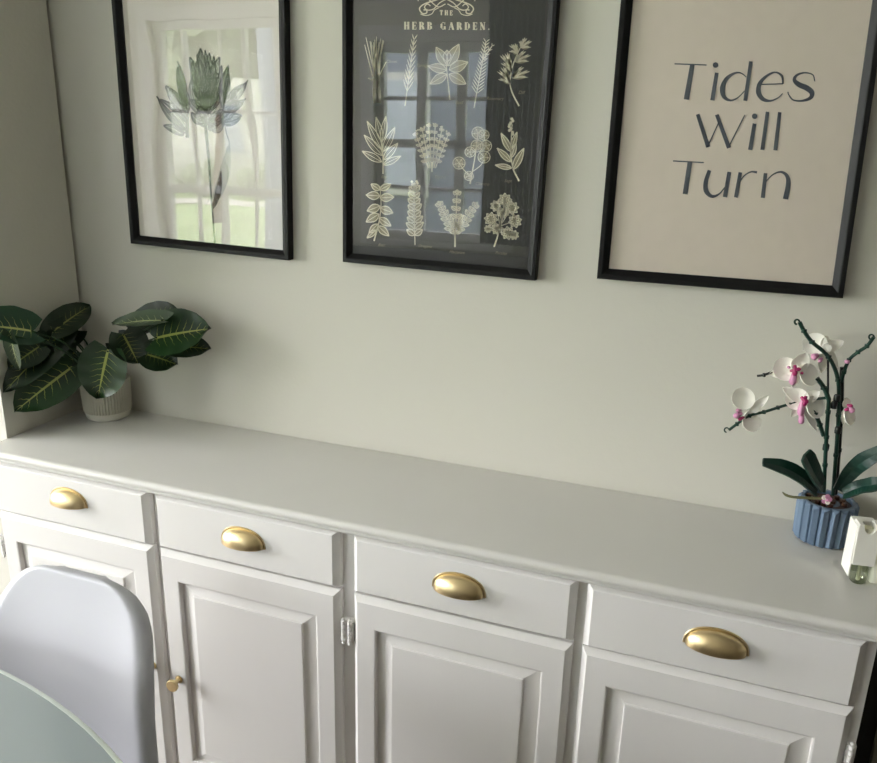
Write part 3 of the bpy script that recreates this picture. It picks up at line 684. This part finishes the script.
k3.build('tulip_drawing', M['grey3'], pr1, 'mid grey ink tulip petals'); k1.build('tulip_drawing', M['grey1'], pr1, 'grey ink tulip petals'); k2.build('tulip_drawing', M['grey2'], pr1, 'dark ink tulip outlines and stems')

# ------------------------------------------------------------------ potted plant
PC = Vector((-.345, .264, TOP))
pl = empty('potted_plant', PC, 'dark green leafy plant with yellow veins in a ribbed grey pot', 'plant')
rp = .054
def potprof():
    return [(.0001, 0.002), (rp - .010, .0), (rp - .004, .003), (rp - .001, .010), (rp, .016), (rp, .020)]
mk('pot_base', lathe(potprof() + [(rp - .004, .021), (.0001, .021)], PC, 48), M['potbase'], pl, smooth=True, sharp=40)
V, Fc = [], []; n = 100
hs = [(.0005, .020), (.0012, .024), (.0022, .06), (.0028, .096), (.0022, .100)]
for e, h in hs:
    for k in range(n):
        r = rp + e + (.0020 if k % 2 else -.0010); a = 2 * math.pi * k / n; V.append(PC + Vector((r * math.cos(a), r * math.sin(a), h)))
for k in range(n): a = 2 * math.pi * k / n; V.append(PC + Vector(((rp - .004) * math.cos(a), (rp - .004) * math.sin(a), .099)))
for k in range(n): a = 2 * math.pi * k / n; V.append(PC + Vector(((rp - .006) * math.cos(a), (rp - .006) * math.sin(a), .086)))
for i in range(len(hs) + 1):
    for k in range(n): Fc.append((i * n + k, i * n + (k + 1) % n, (i + 1) * n + (k + 1) % n, (i + 1) * n + k))
mk('pot', (V, Fc), M['pot'], pl)
mk('soil', lathe([(.0001, .08), (rp - .006, .08), (rp - .006, .086), (.02, .090), (.0001, .091)], PC, 32), M['soil'], pl, smooth=True)
def leaf3(base, tip, wpx, m, tilt=(0, 0, 0), cup=.16, droop=.10, lobe=.10, name='leaf'):
    """curved blade from base (petiole joint) to tip"""
    b, t = Vector(base), Vector(tip); ax = t - b; L = ax.length; ax.normalize()
    nrm = ((CAM - (b + t) / 2).normalized() + Vector((0, 0, .35)) + Vector(tilt)); nrm = (nrm - ax * nrm.dot(ax)).normalized(); sd_ = ax.cross(nrm)
    Wd = wpx * mpp((b + t) / 2); nu, nv = 16, 8; V, uv, Fc = [], [], []
    for i in range(nu + 1):
        u = i / nu
        hw = Wd / 2 * ((math.sin(math.pi * min(1, (u * .94 + .06)) ** .78) ** .56) * (1.0 - .25 * max(0, u - .8) / .2) if u < 1 else .0)
        for j in range(nv + 1):
            v = j / nv * 2 - 1
            back = -lobe * L * (1 - u) ** 3 * (abs(v) ** .8) * 1.6
            p = b + ax * (L * u + back) + sd_ * (hw * v) + nrm * (cup * Wd * abs(v) ** 1.4 * .9 - droop * L * (u - .3) ** 2 * 1.6 + .012 * Wd * math.sin(u * 24 + (5 if v > 0 else 0)) * abs(v))
            V.append(p); uv.append((u, (v + 1) / 2))
    for i in range(nu):
        for j in range(nv): Fc.append((i * (nv + 1) + j, i * (nv + 1) + j + 1, (i + 1) * (nv + 1) + j + 1, (i + 1) * (nv + 1) + j))
    o = mk(name, (V, Fc), m, pl, smooth=True, uv=uv)
    return o
CR = PC + Vector((0, 0, .085))
def petiole(b, bow=.03):
    b = Vector(b); off = Vector((random.uniform(-.015, .015), random.uniform(-.015, .015), 0)); m_ = (CR + b) / 2 + Vector((0, 0, bow))
    mk('leaf_stem', tube(bez([CR + off, m_, b], 6), .0021, 6), M['stem'], pl, smooth=True)
X, Y = 'x', 'y'
def P3(q): return (atx if q[2] == 'x' else aty)(q[0], q[1], q[3])
LV = [  # base, tip, width px, material, tilt
    ((33, 331, X, -.375), (-26, 323, X, -.42), 46, 'leaf_l', (0, 0, .4)),
    ((52, 332, X, -.40), (90, 304, X, -.405), 30, 'leaf_d', (.1, 0, .2)),
    ((72, 367, X, -.375), (14, 411, X, -.415), 46, 'leaf', (.2, -.1, .1)),
    ((62, 332, X, -.395), (3, 392, X, -.428), 34, 'leaf_d', (.2, 0, 0)),
    ((10, 334, X, -.37), (18, 371, X, -.385), 17, 'leaf_g', (-.5, 0, .3)),
    ((74, 330, X, -.40), (36, 352, X, -.42), 36, 'leaf_d', (.1, 0, .3)),
    ((76, 352, X, -.39), (40, 372, X, -.42), 34, 'leaf_d', (.2, 0, 0)),
    ((108, 350, Y, .150), (97, 398, Y, .145), 47, 'leaf', (0, -.1, .1)),
    ((164, 320, Y, .20), (111, 322, Y, .17), 27, 'leaf_g', (-.2, .3, .6)),
    ((155, 338, Y, .215), (210, 327, Y, .262), 50, 'leaf', (0, 0, .2)),
    ((146, 354, Y, .195), (178, 364, Y, .22), 33, 'leaf_d', (0, 0, .1)),
    ((168, 346, Y, .23), (211, 348, Y, .27), 27, 'leaf_d', (0, -.2, .3)),
    ((123, 334, Y, .185), (139, 364, Y, .18), 38, 'leaf_d', (.3, 0, .2)),
    ((140, 322, Y, .245), (177, 308, Y, .275), 30, 'leaf_d', (0, .2, .3)),
    ((118, 342, Y, .215), (150, 362, Y, .215), 34, 'leaf_d', (0, 0, .2)),
    ((48, 340, X, -.40), (76, 352, X, -.405), 26, 'leaf_d', (.2, 0, .1)), ((40, 346, X, -.41), (8, 368, X, -.43), 30, 'leaf_d', (.2, 0, .2)),
    ((150, 330, Y, .235), (128, 318, Y, .25), 26, 'leaf_d', (0, .1, .3)),
]
for b, t, w, m, ti in LV:
    b3, t3 = P3(b), P3(t); leaf3(b3, t3, w, M[m], ti); petiole(b3 + (t3 - b3) * .03)

# ------------------------------------------------------------------ brick-built orchid
OC = Vector((1.291, .2665, TOP))
orc = empty('toy_orchid', OC, 'white and magenta orchid of plastic toy bricks in a fluted blue pot', 'orchid')
pot = mk('pot', lathe([(.0001, 0.001), (.041, .001), (.043, .004), (.0440, .074), (.0440, .078), (.040, .078), (.040, .070), (.0001, .074)], OC, 36), M['bluepot'], orc, smooth=True, sharp=30)
NR = 18
for k in range(NR):
    a = 2 * math.pi * k / NR; c_, s_ = math.cos(a), math.sin(a); hw = .0076
    V = []
    for r_, h_ in ((.0415, .001), (.0425, .0775)):
        for o_, e_ in ((-hw, 0), (-hw * .2, .0085), (hw * .85, .0045), (hw, 0)):
            e2 = e_ + (.0012 if h_ > .05 else 0)
            V.append(OC + Vector(((r_ + e2) * c_ - o_ * s_, (r_ + e2) * s_ + o_ * c_, h_ + (-.006 if (h_ > .05 and e_ > .006) else 0) + (.003 if (h_ < .05 and e_ > .006) else 0))))
    mk('rib', (V, [(0, 1, 5, 4), (1, 2, 6, 5), (2, 3, 7, 6), (3, 0, 4, 7), (3, 2, 1, 0), (4, 5, 6, 7)]), M['bluepot'], pot)
so = mk('bark_bed', lathe([(.0001, .066), (.040, .066), (.040, .071), (.0001, .073)], OC, 24), M['brownp'], orc)
for k in range(14):
    a = k * 2.4; r_ = .008 + .032 * (k % 5) / 5; c_ = OC + Vector((r_ * math.cos(a), r_ * math.sin(a), .072))
    mk('bark_piece', lathe([(.0001, 0), (.005, 0), (.005, .005), (.0042, .006), (.0001, .006)], c_, 8), M['brownp'], so)
YO = .2535
def O(x, y, dy=0): return aty(x, y, YO + dy)
def stem(pts, r, m='brick_green', hook=0, joints=True):
    P = [O(*p) for p in pts]; parts = [tube(bez(P, 5), r, 8)]
    if joints:
        for p in P[1:-1]: parts.append(lathe([(.0001, -.003), (r * 1.35, -.003), (r * 1.35, .003), (.0001, .003)], p, 10))
    if hook:
        e = P[-1]; d = (P[-1] - P[-2]).normalized(); q = []
        for i in range(11):
            an = i / 10 * 4.6; q.append(e + RT * (hook * .0042 * (1 - math.cos(an))) + UP * (.0042 * math.sin(an)) * (1 if hook > 0 else 1))
        parts.append(tube(q, r * .5, 6))
    return mk('flower_stem', join(*parts), M[m], orc, smooth=True, sharp=40)
stem([(824, 492), (825, 465), (826.5, 437), (828, 412), (829, 398)], .0034)
stem([(829, 400), (824, 388), (817, 378)], .0040)
stem([(823.5, 436), (820, 425), (815, 414), (806, 404, .006)], .0036)
stem([(833, 495, .01), (836, 455, .01), (838.5, 415, .01), (838, 380, .008), (828.5, 357, .004), (812, 342, 0), (804, 331, 0), (799.5, 322, 0)], .0034, 'brick_green', -1)
stem([(835.5, 494, .018), (839, 450, .018), (841.5, 405, .018), (842, 367, .018)], .0036, 'brick_black')
stem([(841.5, 382, .016), (844, 372, .014), (849, 360, .01), (858, 352, .006), (867, 346, 0), (874, 337, -.004)], .0030, 'brick_green', -1)
stem([(828, 403, .004), (828, 383, .004), (828, 360, .004)], .0018, 'brick_black', joints=False)
stem([(826, 398, .004), (806, 400, .006), (790, 404, 0), (778, 407.6, -.006), (764, 412, -.012), (749.5, 415.6, -.018), (737, 424, -.022), (729, 430, -.024)], .0026, 'brick_green', -1)
stem([(812, 372, .012), (792, 368, .008), (776, 371, .004), (764, 375, 0), (757, 376, 0)], .0022, 'brick_black')
mk('stud', lathe([(.0001, -.002), (.004, -.002), (.004, .003), (.0001, .0035)], O(847, 362, .002), 12), M['pink'], orc, smooth=True, sharp=40)
for x, y in ((826, 447), (834, 405), (838, 430), (837, 398)):
    p = O(x, y, .004); mk('connector', lathe([(.0001, -.006), (.0052, -.006), (.0056, -.002), (.0056, .004), (.0045, .006), (.0001, .006)], p, 10), M['brick_black'], orc, smooth=True, sharp=40)
def disc3(c, r, nrm, bulge=.25, m='petal', sq=1.0, ax=None, thick=.002):
    """cupped round petal"""
    nrm = Vector(nrm).normalized(); a = (Vector(ax) if ax else Vector((0, 0, 1))); a = (a - nrm * a.dot(nrm)).normalized(); b = nrm.cross(a); c = Vector(c)
    V, Fc = [], []; R_, N_ = 5, 20
    for side in (0, 1):
        V.append(c + nrm * (-bulge * r - side * thick))
        for i in range(1, R_ + 1):
            f = i / R_
            for k in range(N_):
                an = 2 * math.pi * k / N_; V.append(c + a * (math.cos(an) * r * f * sq) + b * (math.sin(an) * r * f) + nrm * (bulge * r * (f * f - 1) - side * thick))
    for side in (0, 1):
        o_ = side * (1 + R_ * N_)
        for k in range(N_):
            t_ = (o_, o_ + 1 + k, o_ + 1 + (k + 1) % N_); Fc.append(t_ if not side else t_[::-1])
            for i in range(R_ - 1):
                q = (o_ + 1 + i * N_ + k, o_ + 1 + (i + 1) * N_ + k, o_ + 1 + (i + 1) * N_ + (k + 1) % N_, o_ + 1 + i * N_ + (k + 1) % N_); Fc.append(q if not side else q[::-1])
    e0, e1 = 1 + (R_ - 1) * N_, 1 + R_ * N_ + 1 + (R_ - 1) * N_
    for k in range(N_): Fc.append((e0 + k, e1 + k, e1 + (k + 1) % N_, e0 + (k + 1) % N_))
    return V, Fc
TOCAM = -FWD
def sepal(a, b, w, lift=.15):
    a, b = Vector(a), Vector(b); d = b - a; n_ = TOCAM; s_ = d.cross(n_).normalized(); V, Fc = [], []; N_ = 8
    for side in (0, 1):
        for i in range(N_ + 1):
            t = i / N_; h = w / 2 * (math.sin(math.pi * (.06 + .94 * t) ** .8) ** .7 if i < N_ else .0) + .0004
            for j in (-1, 0, 1): V.append(a + d * t + s_ * (h * j) + n_ * ((lift * w * (j * j)) - side * .002))
    m_ = (N_ + 1) * 3
    for i in range(N_):
        for j in range(2):
            q = (i * 3 + j, i * 3 + j + 1, (i + 1) * 3 + j + 1, (i + 1) * 3 + j); Fc.append(q); Fc.append(tuple(m_ + x for x in reversed(q)))
        for j, fl in ((0, 1), (2, 0)):
            q = (i * 3 + j, (i + 1) * 3 + j, m_ + (i + 1) * 3 + j, m_ + i * 3 + j); Fc.append(q if fl else q[::-1])
    return V, Fc
def flower(c, dy, petals, sepals, lips, cols=None):
    """one bloom: round petals, narrow sepals, pink lip and magenta column, kept as one part with sub-parts"""
    f0 = mk('flower', join(*[sepal(O(*c, dy), O(*s_[:2], dy + .002), s_[2] * .0022) for s_ in sepals]), M['petal'], orc, smooth=True, sharp=50)
    for x, y, r, nx in petals:
        mk('petal', disc3(O(x, y, dy - .006), r * .0021, TOCAM + RT * nx + UP * .15, .28), M['petal'], f0, smooth=True, sharp=50)
    for i, (x0, y0, x1, y1, w, m) in enumerate(lips):
        a, b = O(x0, y0, dy - .012), O(x1, y1, dy - .018); n_ = [w * .0005, w * .0008, w * .0009, w * .0004]
        mk('lip', tube([a, a.lerp(b, .4), a.lerp(b, .8), b], n_, 7), M[m], f0, smooth=True, sharp=60)
flower((795, 371), 0, [(786, 369, 10, -.3), (809.5, 374.5, 9.5, .3)], [(806, 353, 13), (768, 374, 10), (793, 388, 8)],
       [(795, 372, 792, 385, 7, 'pink'), (790, 371, 801, 369, 4, 'magenta'), (795, 365, 795, 376, 5, 'magenta'), (800, 373, 803, 373, 3, 'magenta'), (790, 368, 788, 367, 3, 'pink')])
flower((804, 401), .004, [(797, 399, 9.5, -.4), (816, 407, 9.5, .35)], [(782, 387, 9), (819, 391, 9), (791, 417, 8), (817, 431, 9)],
       [(803, 400, 800, 416, 7, 'pink'), (802, 413, 801, 424, 6, 'pink'), (801, 397, 808, 403, 5, 'magenta'), (806, 396, 804, 406, 5, 'magenta')])
flower((825, 349), .016, [(815, 344, 9.5, -.5)], [(843, 341, 9), (803, 350, 9), (821, 373, 9), (837, 368, 8), (826, 336, 9)],
       [(818, 355, 812, 358, 7, 'pink'), (822, 358, 819, 362, 4, 'pink')])
flower((751, 410), -.016, [(743.5, 398.5, 9.6, -.1), (752, 422, 8.5, .1)], [(768, 396, 7), (743, 428, 7), (760, 408, 6)],
       [(742, 413, 734, 417, 6, 'pink'), (744, 417, 738, 420, 4, 'magenta'), (741, 410, 736, 411, 4, 'pink')])
flower((847, 408), .012, [(850, 416, 7.5, .6)], [(846, 398, 7), (843, 424, 7), (853, 421, 7)],
       [(848, 407, 854, 412, 6, 'pink'), (847, 405, 853, 406, 3, 'magenta'), (845, 410, 849, 409, 4, 'magenta')])
# blooms seen from behind carry a ring hub
mk('flower_hub', lathe([(.0035, -.002), (.0075, -.002), (.0075, .002), (.0035, .002)], O(827, 348, .004), 16, 'y'), M['petal'], orc, smooth=True, sharp=40)
def strap_leaf(pts, ws, name='leaf', m='brick_green', thick=.004):
    P = bez([O(*p) for p in pts], 4); V, Fc = [], []; n_ = len(P)
    for i, p in enumerate(P):
        t = (P[min(i + 1, n_ - 1)] - P[max(i - 1, 0)]).normalized(); f = i / (n_ - 1) * (len(ws) - 1); j = min(int(f), len(ws) - 2); w = (ws[j] + (ws[j + 1] - ws[j]) * (f - j)) * .0021 / 2
        s_ = t.cross(TOCAM + UP * .6).normalized(); u_ = s_.cross(t).normalized()
        for a_, b_ in ((-1, .25), (0, 0), (1, .25), (1, .25 - thick / max(w, .001)), (0, -thick / max(w, .001)), (-1, .25 - thick / max(w, .001))):
            V.append(p + s_ * (w * a_) + u_ * (w * b_))
    for i in range(n_ - 1):
        for k in range(6): Fc.append((i * 6 + k, i * 6 + (k + 1) % 6, (i + 1) * 6 + (k + 1) % 6, (i + 1) * 6 + k))
    Fc.append((5, 4, 3, 2, 1, 0)); Fc.append(tuple((n_ - 1) * 6 + k for k in range(6)))
    return mk(name, (V, Fc), M[m], orc)
strap_leaf([(817, 492, -.01), (803, 478, -.03), (785, 468, -.045), (763, 462, -.055)], [9, 14, 15, 13, 7])
strap_leaf([(822, 486, -.012), (815, 474, -.03), (809, 462, -.045), (805, 455, -.05)], [13, 18, 18, 14])
strap_leaf([(838, 490, -.005), (849, 474, -.015), (864, 461, -.03), (884, 450, -.04)], [8, 12, 14, 10])
strap_leaf([(843, 494, -.02), (858, 488, -.035), (872, 485, -.05), (888, 483, -.06)], [9, 13, 14, 9])
mk('aerial_root', tube(bez([O(826, 499, -.035), O(808, 498, -.042), O(793, 497, -.045), O(786, 495, -.045), O(782.5, 492, -.045)], 5), [.0026] * 16 + [.0022, .002, .0018, .0015, .001], 8), M['olive'], orc, smooth=True)
mk('aerial_root', tube([O(850, 486, -.01), O(860, 481, -.02), O(870, 479, -.025)], [.0028, .0024, .001], 8), M['brownp'], orc, smooth=True)
bl = mk('small_blossom', lathe([(.0001, -.003), (.005, -.003), (.006, 0), (.004, .004), (.0001, .004)], O(827, 499, -.046), 10), M['pink'], orc, smooth=True)
for i in range(5):
    a = i * 1.257; mk('petal', disc3(O(827 + 3 * math.cos(a), 499.5 + 3 * math.sin(a), -.051), .0042, TOCAM, .2), M['petal'] if i % 2 else M['pink'], bl, smooth=True)

# ------------------------------------------------------------------ plug-in air freshener standing on the worktop
AF = Vector((1.333, .122, TOP))
af = empty('air_freshener', AF, 'white plug-in air freshener with clear scent vial on the worktop', 'air freshener')
ang = math.radians(8); ca, sa = math.cos(ang), math.sin(ang)
def rotaf(vf): return [AF + Vector((p[0] * ca - p[1] * sa, p[0] * sa + p[1] * ca, p[2])) for p in vf[0]], vf[1]
# front shell: tall panel with a scooped notch in its top edge
V, Fc = [], []
outl = [(-.0165, .036), (.0165, .036), (.0175, .106), (.0160, .1085)]
outl += [(.0095 * math.cos(t), .1085 - .016 * math.sin(t)) for t in [math.pi * i / 12 for i in range(13)]] + [(-.0160, .1085), (-.0175, .106)]
n = len(outl)
for y in (-.013, .013): V += [Vector((x, y, z)) for x, z in outl]
half = n // 2
Fc.append(tuple(range(n))); Fc.append(tuple(range(2 * n - 1, n - 1, -1)))
for k in range(n): Fc.append((k, n + k, n + (k + 1) % n, (k + 1) % n))
mk('front_shell', rotaf((V, Fc)), M['wplastic'], af)
mk('outlet', rotaf(lathe([(.0001, .088), (.0085, .088), (.0085, .100), (.006, .101), (.0001, .0985)], (0, 0, 0), 20)), M['wick'], af, smooth=True, sharp=40)
mk('housing', rotaf(box(-.0195, -.0160, -.010, .030, .012, .104, .0015)), M['wplastic'], af)
mk('plug_body', rotaf(box(.0165, .052, -.006, .034, .0, .083, .006, 3)), M['wplastic'], af, smooth=True, sharp=40)
mk('back_shell', rotaf(box(-.0165, .0165, .0135, .032, .010, .104, .002)), M['wplastic'], af)
v_ = mk('scent_vial', rotaf(lathe([(.0001, .0002), (.0100, .0002), (.0125, .003), (.0135, .010), (.0135, .028), (.0120, .0345), (.0001, .0355)], (0, -.001, 0), 28)), M['vial'], af, smooth=True, sharp=60)
mk('wick', rotaf(lathe([(.0001, .004), (.0032, .004), (.0032, .034), (.0001, .034)], (0, -.001, 0), 14)), M['wick'], v_, smooth=True, sharp=40)

# ------------------------------------------------------------------ chair and glass table
CC = Vector((.067, -.42, 0))
ch = empty('shell_chair', CC, 'white moulded plastic shell chair drawn up to the glass table', 'chair')
SEC = [  # profile front to top: y, z, half width, edge curl, centre dip
    (-.845, .405, .160, .000, -.012), (-.835, .430, .178, .004, -.016), (-.78, .442, .194, .010, -.018), (-.68, .436, .203, .018, -.020), (-.57, .426, .208, .026, -.022), (-.48, .424, .211, .030, -.022),
    (-.425, .442, .232, .032, -.020), (-.392, .485, .231, .030, -.016), (-.372, .545, .221, .026, -.010), (-.352, .610, .201, .022, -.004), (-.330, .675, .183, .016, 0), (-.312, .727, .166, .010, 0), (-.301, .760, .147, .006, 0), (-.294, .783, .120, .003, 0), (-.290, .797, .084, .001, 0), (-.288, .8025, .044, .000, 0)]
def shellgrid(off):
    V = []; nv = 36; SP = bez([Vector((y, z, 0)) for y, z, *_ in SEC], 3); n_ = len(SP)
    for i, p in enumerate(SP):
        f = i / 3; j = min(int(f), len(SEC) - 2); g = f - j
        hw, cu_, dp = [SEC[j][k] + (SEC[j + 1][k] - SEC[j][k]) * g for k in (2, 3, 4)]
        t = (SP[min(i + 1, n_ - 1)] - SP[max(i - 1, 0)]).normalized(); nr = Vector((-t.y, t.x, 0)); nr = nr if True else nr
        # inner side: up on the seat, toward the sitter on the back
        for k in range(nv + 1):
            v = k / nv * 2 - 1; lift = cu_ * abs(v) ** 2.6 + dp * (1 - v * v) - .020 * max(0, (abs(v) - .86) / .14) ** 2 * min(1, hw / .15) - (.016 * max(0, (i / (n_ - 1) - .93) / .07) ** 2)
            q = p + nr * (lift + off)
            V.append(Vector((CC.x + hw * v, q.x, q.y)))
    return V, n_, nv
V0, n_, nv = shellgrid(0); V1, _, _ = shellgrid(-.0055)
Fc = []; m_ = len(V0)
for i in range(n_ - 1):
    for k in range(nv):
        q = (i * (nv + 1) + k, i * (nv + 1) + k + 1, (i + 1) * (nv + 1) + k + 1, (i + 1) * (nv + 1) + k); Fc.append(q); Fc.append(tuple(m_ + x for x in reversed(q)))
edge = [k for k in range(nv + 1)] + [(i + 1) * (nv + 1) + nv for i in range(n_ - 1)] + [(n_ - 1) * (nv + 1) + k for k in range(nv - 1, -1, -1)] + [i * (nv + 1) for i in range(n_ - 2, 0, -1)]
for a, b in zip(edge, edge[1:] + edge[:1]): Fc.append((a, m_ + a, m_ + b, b))
mk('seat_shell', (V0 + V1, Fc), M['shell'], ch, smooth=True, sharp=60)
for sx in (-1, 1):
    for y0, y1 in ((-.49, -.40), (-.70, -.80)):
        mk('leg', tube([(CC.x + sx * .14, y0, .425), (CC.x + sx * .18, (y0 + y1) / 2, .21), (CC.x + sx * .215, y1, 0)], [.012, .016, .011], 12), M['wood'], ch, smooth=True, sharp=40)
mk('brace', join(tube([(CC.x - .14, -.49, .40), (CC.x + .172, -.763, .20)], .004, 8), tube([(CC.x + .14, -.49, .40), (CC.x - .172, -.763, .20)], .004, 8), box(CC.x - .15, CC.x + .15, -.50, -.48, .405, .415), box(CC.x - .15, CC.x + .15, -.71, -.69, .405, .415)), M['steel'], ch)
TC = Vector((-.05, -1.015, 0)); ta, tb = .80, .560; TZ = .735
tb_ = empty('glass_table', TC, 'oval table with a grey green glass top and black metal legs', 'table')
def oval(a, b, z, n=96): return [Vector((TC.x + a * math.cos(2 * math.pi * k / n), TC.y + b * math.sin(2 * math.pi * k / n), z)) for k in range(n)]
n = 96
V = oval(ta - .009, tb - .009, TZ); Fc = [tuple(range(n))]
mk('glass_top', (V + oval(ta - .009, tb - .009, TZ - .012), [tuple(range(n)), tuple(range(2 * n - 1, n - 1, -1))]), M['tableglass'], tb_)
lv = [oval(ta - .009, tb - .009, TZ), oval(ta - .0020, tb - .0020, TZ - .0012), oval(ta, tb, TZ - .004), oval(ta, tb, TZ - .009), oval(ta - .002, tb - .002, TZ - .0115), oval(ta - .009, tb - .009, TZ - .012)]
V = sum(lv, []); Fc = []
for i in range(len(lv) - 1):
    for k in range(n): Fc.append((i * n + k, (i + 1) * n + k, (i + 1) * n + (k + 1) % n, i * n + (k + 1) % n))
mk('glass_edge', (V, Fc), M['glassedge'], tb_, smooth=True)
for sx in (-1, 1):
    for sy in (-1, 1):
        mk('leg', tube([(TC.x + sx * .34, TC.y + sy * .22, TZ - .0125), (TC.x + sx * .46, TC.y + sy * .30, 0)], [.016, .012], 12), M['steel'], tb_, smooth=True, sharp=40)
mk('underframe', join(box(TC.x - .36, TC.x + .36, TC.y - .235, TC.y - .205, TZ - .03, TZ - .0125), box(TC.x - .36, TC.x + .36, TC.y + .205, TC.y + .235, TZ - .03, TZ - .0125), box(TC.x - .02, TC.x + .02, TC.y - .205, TC.y + .205, TZ - .03, TZ - .0125)), M['steel'], tb_)

# ------------------------------------------------------------------ dark block filling an unidentified dark area beside the sideboard
du = empty('dark_block', (1.58, .17, 0), 'black slim cabinet with an olive grey upright filling an unidentified dark area beside the sideboard', 'block')
mk('body', box(1.362, 1.80, .06, WALL - .004, 0, .812), M['black'], du)
for x0, x1 in ((1.430, 1.612), (1.616, 1.796)):  # door panels and handles are guessed, nothing here is identified
    d = mk('door', box(x0, x1, .046, .0595, .05, .800, .003), M['black'], du)
    mk('handle', tube([(1.612 + (-.02 if x0 < 1.5 else .024), .036, .50), (1.612 + (-.02 if x0 < 1.5 else .024), .036, .64)], .004, 8), M['dark_olive'], d, smooth=True)
mk('upright', box(1.392, 1.425, .045, .0595, 0, .812, .002), M['dark_olive'], du)

# ------------------------------------------------------------------ sofa and curtain across the room (seen in the glazing)
M['sofa'] = mat('charcoal_upholstery', lin(74, 76, 82), .9, bump=.3, bscale=300, noise=.1, nscale=20)
M['cushion'] = mat('olive_cushion', lin(104, 104, 78), .9, bump=.3, bscale=200, noise=.2, nscale=12)
M['curtain'] = mat('blue_grey_curtain', lin(120, 128, 142), .9, bump=.2, bscale=300)
sf = empty('sofa', (-.55, -2.2, 0), 'charcoal upholstered sofa under the far window', 'sofa')
mk('base', box(-1.45, .35, -2.60, -1.78, .08, .30, .03), M['sofa'], sf, smooth=True, sharp=40)
mk('backrest', box(-1.45, .35, -2.62, -2.40, .30, .90, .06, 4), M['sofa'], sf, smooth=True, sharp=40)
for x in (-1.60, .35): mk('arm', box(x, x + .16, -2.62, -1.78, .08, .64, .05, 4), M['sofa'], sf, smooth=True, sharp=40)
for x in (-1.43, -.54): mk('seat_cushion', box(x, x + .87, -2.38, -1.76, .30, .46, .05, 4), M['sofa'], sf, smooth=True, sharp=40)
for x in (-1.43, -.54): mk('back_cushion', box(x, x + .87, -2.42, -2.22, .46, .92, .07, 4), M['sofa'], sf, smooth=True, sharp=40)
for x in (-1.4, .28):
    for y in (-2.55, -1.85): mk('foot', box(x - .03, x + .03, y - .03, y + .03, 0, .08), M['black'], sf)
tag(mk('cushion', box(-.16, .26, -2.215, -2.05, .462, .84, .075, 4), M['cushion'], smooth=True, sharp=40), 'olive green cushion leaning on the charcoal sofa', 'cushion')
V, Fc = [], []; n = 60
for side in (0, 1):
    for i in range(n + 1):
        x = -.30 + .30 * i / n; y = YWIN + .075 + .022 * math.sin(i * .9) + side * .003
        for z in (.95, 2.27): V.append(Vector((x, y, z)))
o_ = 2 * (n + 1)
for i in range(n):
    Fc.append((2 * i, 2 * i + 2, 2 * i + 3, 2 * i + 1)); Fc.append((o_ + 2 * i + 1, o_ + 2 * i + 3, o_ + 2 * i + 2, o_ + 2 * i))
    Fc.append((2 * i, o_ + 2 * i, o_ + 2 * i + 2, 2 * i + 2)); Fc.append((2 * i + 1, 2 * i + 3, o_ + 2 * i + 3, o_ + 2 * i + 1))
cu_o = empty('curtain', (-.15, YWIN + .075, .95), 'blue grey pleated curtain hanging beside the far window', 'curtain')
mk('panel', (V, Fc), M['curtain'], cu_o, smooth=True)
mk('rod', tube([(-1.25, YWIN + .075, 2.29), (.10, YWIN + .075, 2.29)], .011, 10), M['black'], cu_o, smooth=True)
for x in (-1.15, .05): mk('bracket', box(x - .01, x + .01, YWIN, YWIN + .075, 2.28, 2.30), M['black'], cu_o)
